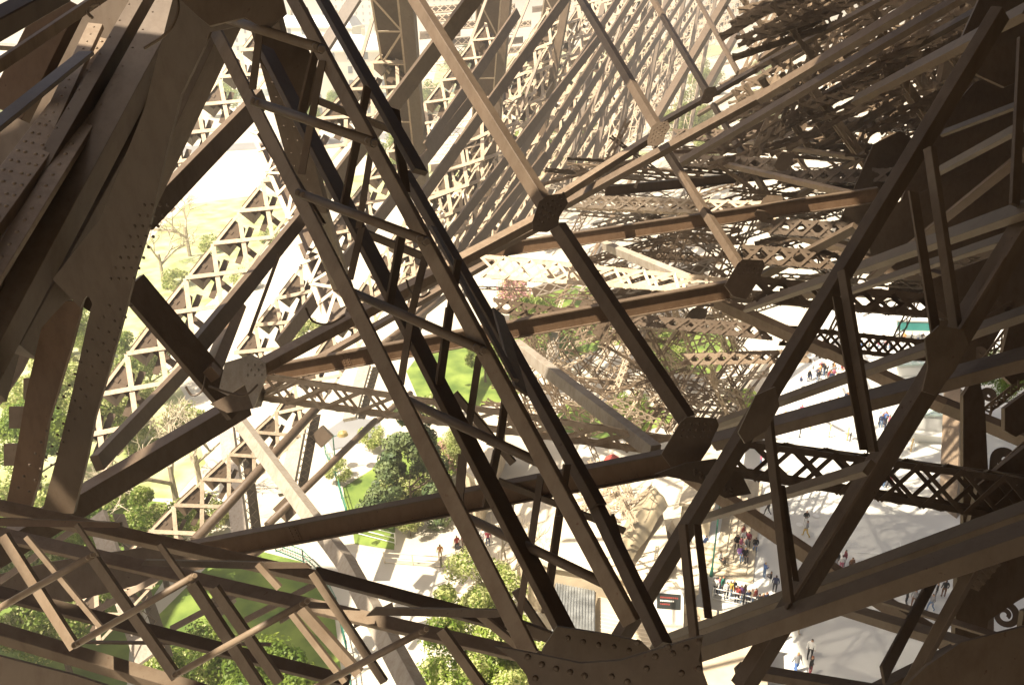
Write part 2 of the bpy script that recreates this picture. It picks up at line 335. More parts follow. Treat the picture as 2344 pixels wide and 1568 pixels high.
B('heavy_brace', 'narrow dark band near the right edge, topmost of the crossing bands', 'brace', 2160, 305, 17, 2380, 222, 20, .1, ff=.4, side=-1, group=rt)
B('heavy_brace', 'brown band across the right side in front of the soffit plates', 'brace', 1990, 640, 18, 2380, 325, 28, .15, ff=.75, side=-1, m=RUST, group=rt)
for i, (a, b, wd, ff, wh) in enumerate([((2340, 90), (2322, 470), 22, .3, 'nearest the right edge in the dark upper corner'), ((2128, 340), (2190, 760), 28, .6, 'right of the widest brace, ending at a rib node'), ((2090, 440), (2142, 765), 22, .2, 'dark, close left of the node strut'),
        ((1929, 620), (1998, 1035), 26, .65, 'ribbed, crossing the crowd'), ((1915, 680), (1978, 1030), 20, .15, 'dark, behind the ribbed strut over the crowd'), ((1753, 915), (1806, 1378), 26, .65, 'ribbed, beside the yellow-trousered walker'),
        ((1790, 1110), (1822, 1330), 14, .1, 'dark, at the right flank of the ribbed strut'), ((1563, 1200), (1602, 1580), 24, .7, 'left of the monument steps'), ((1596, 1200), (1622, 1415), 18, .1, 'dark, touching the left edge of the monument steps')]):
    B('upright_strut', 'near-vertical strut ' + wh, 'strut', a[0], a[1], wd, b[0], b[1], wd * 1.05, .13 * wd / 26, ff=ff, flr=40, group='near-vertical struts of the right half')
B('slanting_brace', 'bolted slanting brace at the lower right over the small plaza triangle', 'brace', 2075, 1580, 30, 2256, 1245, 32, .16, ff=.7, group=rt)
B('slanting_brace', 'thin dark brace left of the bolted slanting one at the lower right', 'brace', 2020, 1545, 28, 2150, 1300, 22, .13, ff=.2, group=rt)
B('heavy_brace', 'dark member falling to the right under the bottom plaza opening', 'brace', 1905, 1385, 34, 2380, 1530, 46, .24, ff=.5, group=rt)
B('heavy_brace', 'thin dark member falling to the right below the standing visitors', 'brace', 1980, 1362, 16, 2330, 1470, 20, .12, ff=.3, group=rt)
B('heavy_brace', 'dark member along the bottom edge under the plaza', 'brace', 1690, 1530, 34, 2100, 1600, 40, .2, ff=.5, group=rt)
B('heavy_brace', 'dark member closing the lower right corner of the plaza opening', 'brace', 1990, 1590, 40, 2190, 1490, 40, .22, ff=.5, side=-1, group=rt)
plate('dark_plate', 'large dark plate filling the bottom right corner', 'plate', [(2120, 1525), (2200, 1470), (2400, 1420), (2400, 1640), (2000, 1640)], 6.5, .03)
plate('node_plate', 'dark plate where the ribbed brace meets the upright struts', 'plate', [(2118, 775), (2150, 745), (2205, 755), (2218, 790), (2185, 850), (2140, 905), (2112, 895), (2125, 840)], 8.6, .03)
plate('node_plate', 'dark plate on the widest brace above the monument', 'plate', [(1730, 905), (1775, 885), (1785, 930), (1755, 985), (1705, 1015), (1690, 990)], 7.8, .03)

# --- bottom left girder
gg = 'members of the low girder at the bottom left'
B('girder_chord', 'upper flat chord of the low girder from left edge to the gusset', 'girder chord', -30, 1155, 38, 740, 1325, 34, .18, ff=.7, m=PALE, side=-1, group=gg)
B('girder_chord', 'upper chord of the low girder in its last stretch right of the sloping pale post', 'girder chord', 720, 1312, 34, 1240, 1452, 34, .16, ff=.8, side=-1, group=gg)
B('girder_chord', 'middle chord of the low girder with rods bolted on it', 'girder chord', -30, 1216, 34, 1240, 1508, 36, .16, ff=.8, side=-1, m=PALE, group=gg)
B('girder_chord', 'back chord of the low girder seen through its rods', 'girder chord', -30, 1350, 34, 800, 1560, 32, .18, ff=.8, side=-1, group=gg)
B('girder_chord', 'nearest pale chord in the bottom left corner with sun patches', 'girder chord', -30, 1440, 46, 640, 1640, 44, .2, ff=.6, side=-1, m=PALE, group=gg)
plate('flange_plate', 'sun-spotted flange plate along the bottom left corner', 'plate', [(-40, 1492), (170, 1545), (460, 1640), (460, 1700), (-40, 1560)], 4.3, .02, m=PALE)
for a, b, wd, wh in [((8, 1225), (172, 1482), 21, 'leftmost, flat and partly sunlit'), ((215, 1278), (405, 1550), 21, 'second from the left, from rod end to lower chord'), ((440, 1335), (600, 1580), 24, 'over the shaded grass, left one'), ((490, 1345), (640, 1560), 22, 'over the shaded grass, wide one'),
        ((690, 1392), (822, 1540), 22, 'in front of the sloping pale post foot'), ((665, 1400), (790, 1560), 14, 'thin, left of the sloping pale post foot'), ((1010, 1440), (1110, 1580), 22, 'over the pale tree left of the gusset'), ((1090, 1400), (1200, 1490), 16, 'short, ending at the gusset'),
        ((60, 1228), (235, 1440), 11, 'thin dark, behind the leftmost flat one'), ((590, 1290), (640, 1345), 14, 'short, under the dark edge plate'), ((365, 1245), (425, 1330), 12, 'short, left of the dark edge plate'), ((715, 1310), (880, 1560), 17, 'dark edged, falling through the chord crossing'), ((175, 1200), (225, 1275), 10, 'tiny, below the dark top plate')]:
    B('lacing_bar', 'lacing bar of the low girder ' + wh, 'lacing bar', a[0], a[1], wd * 1.25, b[0], b[1], wd * 1.25, .11 * wd / 21, ff=.72, m=PALE, sec='L', group=gg)
for a, b, wh in [((-10, 1396), (212, 1270), 'leftmost'), ((170, 1477), (445, 1318), 'crossing the shaded grass edge'), ((400, 1545), (702, 1376), 'over the shaded grass'), ((690, 1590), (975, 1440), 'right of the sloping pale post')]:
    B('tie_rod', 'round rod bolted on the low girder, ' + wh, 'tie rod', a[0], a[1], 16, b[0], b[1], 17, .06, m=PALE, sec='tube', group='round rods of the low girder', bolts=True)
for a, b, wh in [((0, 1330), (200, 1190), 'at the left edge'), ((215, 1400), (420, 1290), 'left of the dark girder'), ((390, 1440), (560, 1350), 'between the second rod and the chord'), ((640, 1420), (720, 1375), 'near the pale post'), ((810, 1430), (900, 1385), 'above the pale tree'), ((560, 1420), (735, 1330), 'behind the grass')]:
    B('back_bar', 'pale back lacing bar of the low girder ' + wh, 'lacing bar', a[0], a[1], 15, b[0], b[1], 15, .09, ff=.9, m=PALE, sec='L', group=gg)
plate('edge_plate', 'dark edge plate lying over the upper chord near its middle', 'plate', [(330, 1282), (560, 1286), (700, 1290), (712, 1300), (560, 1302), (322, 1294)], 8.2, .05)
plate('edge_plate', 'dark edge plate right of the sloping pale post', 'plate', [(858, 1392), (1140, 1396), (1150, 1410), (1130, 1414), (862, 1408), (838, 1410)], 7.2, .05)
plate('edge_plate', 'thin dark plate with a sun patch at the left edge above the low girder', 'plate', [(-20, 1186), (120, 1190), (275, 1196), (275, 1208), (-20, 1204)], 8.8, .05, m=RUST)
B('back_bar', 'thin dark level bar low behind the rods of the bottom left', 'lacing bar', 195, 1469, 9, 620, 1474, 9, .06, ff=.5, group=gg)
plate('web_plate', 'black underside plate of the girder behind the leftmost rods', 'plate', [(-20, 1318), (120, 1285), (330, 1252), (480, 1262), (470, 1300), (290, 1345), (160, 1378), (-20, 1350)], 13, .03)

# ================================================================== MIDDLE DISTANCE: beams, nodes, chords
ibeam('long red-brown riveted beam across the lower middle, nearest of the level beams', -20, 1350, 46, 1570, 1050, 57, .42, joints=(.49,), group='riveted cross beams')
ibeam('red-brown riveted beam in the middle, second nearest, above the grass opening', 600, 858, 38, 1668, 664, 43, .46, joints=(.2, .55), group='riveted cross beams')
ibeam('red-brown riveted beam third from the bottom, passing above the tangle', 1070, 583, 29, 2010, 446, 34, .46, group='riveted cross beams')
ibeam('riveted beam fourth from the bottom with a sunlit left end', 1385, 438, 22, 1790, 398, 20, .46, group='riveted cross beams')
ibeam('small riveted beam fifth from the bottom, near the third star node', 1540, 352, 16, 1960, 318, 15, .46, group='riveted cross beams')
ibeam('farthest small riveted beam, in the dim upper right', 1660, 297, 11, 2040, 276, 11, .46, group='riveted cross beams')
cg = 'raking chords of the inner frames'
for a in [(945, -12, 36, 1262, 492, 42, 'steep two-tone chord from the top edge to the big riveted star node'), (1277, 520, 42, 1572, 960, 46, 'steep two-tone chord from the star node down to the dark plate node'), (1326, -8, 20, 1508, 298, 27, 'steep chord from the top edge to the second star node'),
          (1524, 345, 22, 1702, 622, 26, 'steep chord below the second star node'), (1490, -8, 14, 1622, 216, 18, 'thin steep chord from the top edge to the third star node'), (1632, 240, 15, 1768, 466, 17, 'thin steep chord below the third star node'),
          (1593, -8, 10, 1690, 168, 13, 'thinner steep chord right of the third star node'), (1700, 190, 10, 1800, 372, 12, 'thinner steep chord in the dim upper right'), (1650, -8, 8, 1738, 140, 10, 'thinnest steep chord near the upper right gaps'), (1745, 160, 8, 1835, 320, 9, 'thinnest steep chord below the upper right gaps')]:
    B('raking_chord', a[6], 'chord', *a[:6], .34, ff=.62, group=cg)
mg = 'long diagonal girder of the inner frames'
for a in [(588, 845, 40, 1250, 492, 30, 'sunlit pale chord from the bright node up to the star node', PALE), (1250, 470, 26, 1512, 302, 22, 'sunlit pale chord between the star nodes', PALE), (1500, 290, 19, 1760, 142, 15, 'pale chord beyond the second star node', PALE), (1740, 150, 15, 2080, -30, 20, 'pale-topped chord running off the top edge', STEEL)]:
    B('diagonal_chord', a[6], 'chord', *a[:6], .34, ff=.55, side=-1, m=a[7], group=mg)
for a in [(600, 895, 20, 1190, 560, 20, 'riveted lower chord under the sunlit diagonal'), (1290, 470, 24, 1760, 212, 27, 'dark lower chord from the star node up to the right'), (1740, 225, 27, 2150, -20, 34, 'dark chord running to the top right edge'), (905, 690, 22, 1270, 500, 22, 'dark chord closing under the star node')]:
    B('diagonal_chord', a[6], 'chord', *a[:6], .34, ff=.5, side=-1, group=mg)
for a in [(1560, 372, 22, 2260, -40, 30, 'dark band parallel to the diagonal chord, lowest of the top right'), (1600, 262, 12, 2020, 10, 18, 'dark band above the diagonal chord in the top right'), (1740, 135, 16, 1960, -10, 18, 'upper dark band at the top edge'), (1830, 250, 18, 2340, -30, 24, 'dim band towards the top right corner'),
          (1960, 230, 26, 2360, 20, 40, 'wide dim band below the top right corner')]:
    B('roof_band', a[6], 'band', *a[:6], .4, ff=.5, side=-1, group='parallel bands of the top right')
# star nodes
def star(lab, cx, cy, s, W, cols, tgt='star_node'):
    pts = [(-.52, .28), (-.3, -.35), (-.02, -.55), (.5, -.62), (.62, -.3), (.35, .12), (.3, .42), (-.05, .62), (-.5, .6)]
    d = W * FPX / s
    plate(tgt, lab, 'node plate', [(cx + x * s, cy + y * s) for x, y in pts], d, .04, riv=[(cx + (-.36 + .17 * i + .05 * j) * s, cy + (.42 - .2 * j - .11 * i) * s) for i in range(5) for j in range(4 if cols else 0)], rr=.022, group='riveted star nodes')
star('largest riveted star-shaped node plate, centre of the picture', 1256, 487, 72, .54, 1)
star('second riveted star-shaped node plate, up the diagonal', 1506, 306, 46, .54, 1)
star('third star-shaped node plate, small and high on the diagonal', 1622, 218, 32, .54, 1)
star('faint fourth star-shaped node plate near the top right gaps', 1700, 168, 22, .54, 0)
kp = 'dark node plates in a receding row'
def kite(lab, cx, cy, s, W, r=1):
    pts = [(-.17, -.4), (-.05, -.5), (.45, -.48), (.5, -.36), (.36, 0), (.03, .5), (-.3, .42), (-.5, .15)]
    plate('kite_node', lab, 'node plate', [(cx + x * s, cy + y * s) for x, y in pts], W * FPX / s, .05, riv=[(cx + (-.1 + .12 * i - .03 * j) * s, cy + (-.38 + .11 * j) * s) for i in range(5) for j in range(3)] if r else None, rr=.024, group=kp)
kite('nearest kite-shaped node plate, right of the bottom chord end', 1580, 1020, 132, .93); kite('second kite-shaped node plate, where the middle beam ends', 1705, 640, 92, .93)
kite('third kite-shaped node plate, above the second', 1760, 480, 66, .93, 0); kite('fourth kite-shaped node plate, small, in the dim right part', 1795, 372, 48, .93, 0)
kite('riveted kite plate behind the steep chord, left of the tangle', 1345, 705, 54, 1.9, 0); kite('pale kite plate below the second node', 1590, 735, 60, 1.4, 0); kite('faint far kite plate high at the right', 2045, 255, 50, 1.4, 0); kite('faint far kite plate beside the lattice gap', 1830, 300, 36, 1.2, 0)
plate('kite_node', 'riveted arched plate spreading right of the nearest kite node', 'node plate', [(1570, 1060), (1640, 1050), (1700, 1090), (1720, 1130), (1660, 1140), (1600, 1105), (1500, 1085)], 13, .05, riv=[(1590 + 14 * i, 1076 + 7 * i + 10 * j) for i in range(7) for j in range(2)], rr=.03)
for a in [(1700, 655, 22, 1960, 520, 26, 'light brown arm rising from the second kite node'), (1760, 492, 16, 1985, 350, 18, 'arm rising from the third kite node'), (1800, 380, 12, 2010, 270, 14, 'arm rising from the fourth kite node'), (1600, 1000, 26, 1700, 960, 30, 'short arm right of the nearest kite node'), (1610, 735, 12, 1700, 700, 14, 'thin arm above the pale kite plate'),
          (1830, 640, 12, 2080, 590, 16, 'brown arm beyond the widest brace'), (1720, 690, 14, 1900, 670, 18, 'lowest arm of the second kite node')]:
    B('gusset_brace', a[6], 'brace', *a[:6], .34, ff=.7, side=-1, group='arms of the kite nodes')
# falling pale members
fg = 'pale members falling to the right'
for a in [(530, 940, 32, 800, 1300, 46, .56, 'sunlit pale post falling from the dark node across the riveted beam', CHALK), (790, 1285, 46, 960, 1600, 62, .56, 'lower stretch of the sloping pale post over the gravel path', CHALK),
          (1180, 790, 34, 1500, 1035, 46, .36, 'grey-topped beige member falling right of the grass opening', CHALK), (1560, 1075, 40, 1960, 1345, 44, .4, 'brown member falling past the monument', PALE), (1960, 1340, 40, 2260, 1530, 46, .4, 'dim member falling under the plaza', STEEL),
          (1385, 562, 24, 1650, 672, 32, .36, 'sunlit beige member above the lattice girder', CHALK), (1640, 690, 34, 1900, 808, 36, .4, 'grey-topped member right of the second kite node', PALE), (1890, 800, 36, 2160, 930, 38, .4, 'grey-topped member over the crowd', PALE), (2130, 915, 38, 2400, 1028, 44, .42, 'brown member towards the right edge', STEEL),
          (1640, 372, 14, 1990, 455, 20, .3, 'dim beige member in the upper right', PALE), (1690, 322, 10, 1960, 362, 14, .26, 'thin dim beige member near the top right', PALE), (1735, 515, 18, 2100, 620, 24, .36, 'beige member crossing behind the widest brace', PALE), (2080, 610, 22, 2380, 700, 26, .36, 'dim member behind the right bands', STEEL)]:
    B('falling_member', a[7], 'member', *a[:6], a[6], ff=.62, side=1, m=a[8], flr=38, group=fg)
B('sloping_pier', 'sunlit pale leg slanting up beside the far tangle', 'leg', 1640, 1000, 62, 1830, 740, 30, 2.2, ff=.7, m=CHALK, side=-1)
B('sloping_pier', 'bright leg rising from the cream roof up to the nearest kite node', 'leg', 1385, 1250, 62, 1520, 1058, 44, 2.2, ff=.7, m=CHALK, side=-1)
B('sloping_pier', 'narrow tan leg beside the bright leg', 'leg', 1530, 1230, 32, 1580, 1100, 22, 1.1, ff=.7, m=CHALK, side=-1)
B('curved_pier', 'curved pale panel left of the far tangle', 'leg', 1270, 730, 26, 1262, 860, 30, 1.4, ff=.9, m=CHALK)
B('brown_post', 'upright grey-brown post with a dark right side at the edge of the plaza', 'post', 2188, 900, 50, 2168, 1510, 58, 2.0, ff=.68, m=PALE, flr=25)

# ================================================================== LEFT: the great riveted pier
pr = 'riveted plates of the great pier'
riv = [(250 + 25 * (i % 3) + .0 * i - (j * 13), 700 + j * 26 + 9 * (i % 2)) for i in range(3) for j in range(17)]
riv += [(330 + 18 * (i % 4) - j * 11, 470 + j * 24) for i in range(4) for j in range(8)]
pier = thing('great_pier', 'great riveted pier of dark brown plates filling the upper left, with a pointed slot', 'tower pier', P(300, 600, 10))
plate('front_plate', '', '', [(620, -20), (600, 50), (480, 75), (467, 108), (440, 165), (414, 217), (380, 350), (347, 500), (326, 570), (310, 623), (277, 750), (240, 880), (217, 957), (200, 1046), (168, 1175), (95, 1175), (130, 1046), (167, 890), (200, 740), (211, 695), (205, 682), (198, 678), (190, 688), (184, 705), (120, 640), (230, 500), (330, 250), (400, -20)], 9.6, .06, riv=riv, rr=.021, parent=pier, tilt=(-.05, .22))
plate('side_plate', '', '', [(95, 750), (150, 690), (186, 690), (182, 720), (164, 790), (110, 967), (88, 1100), (66, 1175), (10, 1175), (35, 1046), (60, 900)], 11.8, .06, m=RUST, parent=pier, tilt=(-.1, .15))
plate('back_plate', '', '', [(235, -20), (400, -20), (330, 250), (130, 640), (88, 770), (50, 850), (0, 925), (-30, 950), (-30, 330), (60, 205), (150, 70)], 16, .05, parent=pier, tilt=(-.1, .1))
for a in [(505, -40, 84, 40, 800, 104, .66, .5, STEEL), (430, -40, 80, -80, 900, 104, .6, .62, STEEL), (365, -40, 66, -140, 850, 90, .5, .35, STEEL), (560, -40, 70, 215, 700, 62, .42, .45, STEEL)]:
    B('web_beam', '', '', *a[:7], ff=a[7], m=a[8], parent=pier, riv=.4, rows=(-.7,), rr=.018)
for a in [(262, 105, 66, -110, 610, 92, .5, 'pale'), (318, 92, 36, -60, 700, 50, .27, 'pale')]:
    B('riveted_strip', '', '', *a[:7], ff=.8, m=PALE, parent=pier, riv=.24, rows=(-.7, -.3, .3, .7) if a[6] > .4 else (.0,), rr=.03)
B('riveted_strip', '', '', 220, 60, 34, 60, 400, 40, .25, ff=.8, m=PALE, parent=pier, riv=.2, rows=(0,), rr=.02)
B('riveted_strip', '', '', 150, 0, 90, 20, 260, 90, .6, ff=.8, m=RUST, parent=pier)
B('riveted_strip', '', '', 90, 520, 60, -20, 900, 70, .5, ff=.4, m=STEEL, parent=pier)
for i, (x, y) in enumerate([(42, 955), (75, 890), (30, 1040), (110, 850)]):
    b = MB(); c = P(x, y, 12.3); b.box(c, RT * .11, UP * .16, FW * .05); b.tube(c + RT * .1 - FW * .06, c + RT * .24 - UP * .1, .012, k=6); b.build('cable_bracket', PALE, pier)
tg = 'bars in front of the great pier at the top left'
for a in [(240, -12, 26, -20, 162, 30, 'pale flat bar sloping down from the top edge to the left edge', PALE, .8), (-20, 106, 17, 205, 120, 17, 'dark level bar near the top left corner', STEEL, .4), (198, 122, 26, -30, 305, 32, 'dark bar from the level bar down to the left edge', STEEL, .3), (143, -12, 13, 12, 282, 15, 'thin bar crossing the others steeply at the top left', PALE, .8),
          (135, -20, 60, -40, 75, 70, 'wide dark beam across the top left corner', STEEL, .6), (112, 120, 12, 108, 200, 12, 'short pale stub under the level bar', PALE, .8), (-10, 218, 9, 90, 205, 9, 'small pale bar at the left edge', PALE, .8)]:
    B('corner_bar', a[6], 'bar', *a[:6], .15, ff=a[8], m=a[7], side=-1, group=tg)
plate('dark_plate', 'dark plate hanging from the top edge between pier and girder', 'plate', [(380, -30), (640, -30), (655, 30), (610, 70), (560, 40), (480, 60), (455, 40)], 7.2, .03)
plate('dark_plate', 'dark riveted plate behind the first struts of the near girder', 'plate', [(600, 60), (700, 100), (735, 180), (700, 260), (640, 200), (585, 130)], 10, .03)
B('riveted_member', 'broad riveted brown member behind the near girder, upper left of centre', 'member', 602, 20, 80, 722, 480, 66, .7, ff=.85, riv=.35, rows=(-.5, .2), rr=.022)
B('riveted_member', 'riveted brown member ending in the bright node above the tree', 'member', 715, 460, 60, 815, 745, 42, .7, ff=.85, riv=.35, rows=(-.5, .2), rr=.022)
# braces round the dark node
ng = 'braces meeting at the dark node'
for a in [(300, 650, 72, 545, 938, 66, .62, .86, 'wide brown brace falling from the pier to the dark node', STEEL), (560, 925, 60, -20, 1270, 76, .62, .7, 'riveted chord from the dark node down to the left edge', STEEL), (600, 225, 46, 330, 505, 56, .5, .8, 'flat brown brace with a pale upper edge from the girder to the pier', STEEL),
          (690, 500, 34, 432, 818, 46, .42, .75, 'flat brace behind, running down left to the wide brace', STEEL), (420, 850, 34, 222, 1060, 44, .4, .75, 'short flat brace left of the dark node', STEEL), (545, 700, 36, 480, 860, 44, .4, .6, 'sunlit brown post standing right of the wide brace', RUST)]:
    B('node_brace', a[8], 'brace', *a[:6], a[6], ff=a[7], m=a[9], side=-1, riv=.3 if a[6] > .6 else 0, rows=(-.6, .6), rr=.018, group=ng)
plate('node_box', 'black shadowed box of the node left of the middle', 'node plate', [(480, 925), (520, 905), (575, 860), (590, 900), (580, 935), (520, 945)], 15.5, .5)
plate('node_box', 'sunlit pale node plate at the left end of the middle beam', 'node plate', [(500, 895), (515, 830), (575, 812), (605, 830), (608, 862), (580, 935), (560, 880), (520, 905)], 15, .08, m=CHALK, riv=rivgrid(566, 835, 598, 858, 3, 3), rr=.028)
# ================================================================== laced girders
L = lattice; gl = 'level laced girders across the middle'
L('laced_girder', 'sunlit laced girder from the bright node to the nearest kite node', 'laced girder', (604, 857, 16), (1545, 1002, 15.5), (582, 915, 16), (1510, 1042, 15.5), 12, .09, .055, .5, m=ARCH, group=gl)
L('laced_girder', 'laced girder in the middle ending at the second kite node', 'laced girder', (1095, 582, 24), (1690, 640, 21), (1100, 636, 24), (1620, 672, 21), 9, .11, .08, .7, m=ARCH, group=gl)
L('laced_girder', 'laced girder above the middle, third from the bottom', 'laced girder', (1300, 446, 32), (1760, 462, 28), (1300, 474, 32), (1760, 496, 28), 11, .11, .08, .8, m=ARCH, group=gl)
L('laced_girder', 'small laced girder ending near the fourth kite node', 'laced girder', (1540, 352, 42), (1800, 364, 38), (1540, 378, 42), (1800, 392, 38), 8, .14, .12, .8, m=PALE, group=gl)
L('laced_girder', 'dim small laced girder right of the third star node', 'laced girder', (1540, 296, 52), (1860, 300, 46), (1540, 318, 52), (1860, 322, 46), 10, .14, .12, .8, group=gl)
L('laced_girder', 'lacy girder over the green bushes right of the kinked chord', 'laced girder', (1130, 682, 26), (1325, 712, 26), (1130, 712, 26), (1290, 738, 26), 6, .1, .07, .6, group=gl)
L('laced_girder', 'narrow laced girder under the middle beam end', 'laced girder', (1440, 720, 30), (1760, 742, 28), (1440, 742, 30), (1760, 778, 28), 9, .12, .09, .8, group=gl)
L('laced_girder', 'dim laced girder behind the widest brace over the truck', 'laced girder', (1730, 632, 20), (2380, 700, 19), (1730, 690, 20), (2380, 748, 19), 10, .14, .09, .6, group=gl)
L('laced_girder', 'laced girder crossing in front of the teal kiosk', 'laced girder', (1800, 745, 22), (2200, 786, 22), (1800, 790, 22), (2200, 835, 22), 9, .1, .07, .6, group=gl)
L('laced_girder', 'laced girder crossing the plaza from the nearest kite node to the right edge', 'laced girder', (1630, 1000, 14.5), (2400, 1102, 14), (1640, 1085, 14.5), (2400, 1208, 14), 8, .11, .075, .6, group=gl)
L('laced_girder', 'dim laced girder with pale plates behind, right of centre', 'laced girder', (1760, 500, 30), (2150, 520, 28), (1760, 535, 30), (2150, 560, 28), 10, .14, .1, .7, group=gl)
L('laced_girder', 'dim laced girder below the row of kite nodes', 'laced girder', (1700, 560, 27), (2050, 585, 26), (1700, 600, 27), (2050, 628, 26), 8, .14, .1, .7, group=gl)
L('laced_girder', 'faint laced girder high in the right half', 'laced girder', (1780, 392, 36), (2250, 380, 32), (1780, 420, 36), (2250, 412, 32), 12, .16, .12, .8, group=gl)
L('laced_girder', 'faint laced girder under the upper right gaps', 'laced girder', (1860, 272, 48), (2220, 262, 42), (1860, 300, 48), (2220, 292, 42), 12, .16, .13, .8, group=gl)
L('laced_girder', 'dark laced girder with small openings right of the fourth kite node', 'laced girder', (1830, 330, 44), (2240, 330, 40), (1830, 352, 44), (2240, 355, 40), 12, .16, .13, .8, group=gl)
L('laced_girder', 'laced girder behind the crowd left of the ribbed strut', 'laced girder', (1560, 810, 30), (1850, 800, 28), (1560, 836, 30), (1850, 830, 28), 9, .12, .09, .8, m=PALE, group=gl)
# ================================================================== the arch: receding bands of lattice
def strand(lab, pts, W, m=ARCH, teeth=1, name='arch_lattice_band', group='receding lattice bands of the arch', per=1.0, bar=.1):
    # pts: (x,y,wpx) along the centre line, top to bottom
    for q, ((x0, y0, w0), (x1, y1, w1)) in enumerate(zip(pts, pts[1:])):
        l = math.hypot(x1 - x0, y1 - y0); px, py = (y1 - y0) / l, -(x1 - x0) / l
        if px > 0: px, py = -px, -py
        d0, d1 = W * FPX / w0, W * FPX / w1
        n = max(2, round(l / ((w0 + w1) / 2 * per)))
        yield lattice(name, lab[q] if isinstance(lab, (list, tuple)) else lab, 'lattice band', (x0 + px * w0 / 2, y0 + py * w0 / 2, d0), (x1 + px * w1 / 2, y1 + py * w1 / 2, d1), (x0 - px * w0 / 2, y0 - py * w0 / 2, d0), (x1 - px * w1 / 2, y1 - py * w1 / 2, d1),
                n, W * .06, W * bar, W * .16, 'X', m, group, back=False, teeth=teeth)
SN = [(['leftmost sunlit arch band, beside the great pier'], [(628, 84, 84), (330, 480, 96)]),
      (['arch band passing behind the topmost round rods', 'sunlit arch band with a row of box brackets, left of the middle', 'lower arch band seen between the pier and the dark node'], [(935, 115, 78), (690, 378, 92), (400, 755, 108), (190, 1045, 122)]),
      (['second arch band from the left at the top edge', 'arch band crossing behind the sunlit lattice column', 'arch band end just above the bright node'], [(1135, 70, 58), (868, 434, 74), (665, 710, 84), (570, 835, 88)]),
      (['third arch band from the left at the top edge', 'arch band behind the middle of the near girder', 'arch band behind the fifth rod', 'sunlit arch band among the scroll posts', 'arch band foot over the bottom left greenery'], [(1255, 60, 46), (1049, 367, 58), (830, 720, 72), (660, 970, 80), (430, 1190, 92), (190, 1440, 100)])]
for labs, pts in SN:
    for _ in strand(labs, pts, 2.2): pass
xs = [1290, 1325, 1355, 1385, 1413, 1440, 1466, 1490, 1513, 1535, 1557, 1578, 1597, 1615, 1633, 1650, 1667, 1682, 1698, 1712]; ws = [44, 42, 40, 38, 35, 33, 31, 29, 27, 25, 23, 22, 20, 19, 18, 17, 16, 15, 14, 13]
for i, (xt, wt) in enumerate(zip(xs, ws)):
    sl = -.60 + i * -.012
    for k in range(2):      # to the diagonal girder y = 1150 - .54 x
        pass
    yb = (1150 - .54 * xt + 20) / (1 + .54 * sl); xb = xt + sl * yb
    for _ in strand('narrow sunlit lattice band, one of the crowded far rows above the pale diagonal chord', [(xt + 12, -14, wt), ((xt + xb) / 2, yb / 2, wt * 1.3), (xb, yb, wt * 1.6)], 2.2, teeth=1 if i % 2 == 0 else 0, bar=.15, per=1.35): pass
# solid flats beside the bands
for i, a in enumerate([(1090, -10, 40, 700, 505, 34, 'long flat brace behind the upper struts'), (1185, 30, 22, 975, 340, 26, 'flat brace left of the two-tone chord at the top'), (1085, 220, 24, 640, 790, 32, 'flat brace running down to the bright node'), (1300, -10, 22, 960, 460, 26, 'flat brace crossing the second arch band from the right'),
                       (1370, 90, 18, 1010, 560, 22, 'flat brace passing left of the star node'), (1250, 355, 20, 905, 790, 24, 'flat brace below the star node to the left')]):
    B('flat_brace', a[6], 'brace', *a[:6], .75, ff=.85, side=-1, group='flat braces of the arch')
for i in range(9):
    xt = 1420 + i * 34 - i * i * .9; yb = (1150 - .54 * xt + 20) / (1 - .54 * .66); wd = 15 - i * 1.1
    B('flat_brace', 'slim dark brace, one of many side by side among the crowded far rows', 'brace', xt, -10, wd, xt - .64 * yb, yb, wd * 1.4, .75, ff=.8, side=-1, group='slim braces of the far rows')
B('leaning_post', 'broad brown leaning post closing the crowded bands on the right', 'post', 1668, -10, 22, 1500, 275, 24, .9, ff=.6, side=1)
B('leaning_post', 'second brown leaning post just right of the first', 'post', 1735, -10, 14, 1610, 215, 22, .9, ff=.6, side=1)
B('leaning_post', 'upright brown post over the greenery right of the crowded bands', 'post', 1790, -10, 13, 1782, 130, 13, .6, ff=.6)
cols = [(931, -10, 38, 971, 440, 28, 66, 34, 'widest upright column left of the long two-tone chord'), (1161, -10, 25, 1113, 560, 20, 58, 34, 'second upright column, right of the long two-tone chord'), (1300, -10, 20, 1226, 400, 18, 44, 30, 'third upright column, above the star node')]
for x0, y0, w0, x1, y1, w1, l0, l1, lb in cols:
    B('arch_column', lb, 'column', x0, y0, w0, x1, y1, w1, .9, ff=.8, riv=.5, rows=(-.5, .5), rr=.03, group='upright columns of the arch')
    W = 1.5; x0 -= w0 / 2 + l0 / 2; x1 -= w1 / 2 + l1 / 2; d0, d1 = .95 * FPX / w0, .95 * FPX / w1
    lattice('ladder_panel', 'dark zigzag-laced panel beside the ' + lb.split(',')[0], 'ladder panel', (x0 - l0 / 2, y0, d0), (x1 - l1 / 2, y1, d1), (x0 + l0 / 2, y0, d0), (x1 + l1 / 2, y1, d1), 7, .12, .12, .5, 'Z', ARCH, 'zigzag ladder panels', back=False, web=True, post=True)
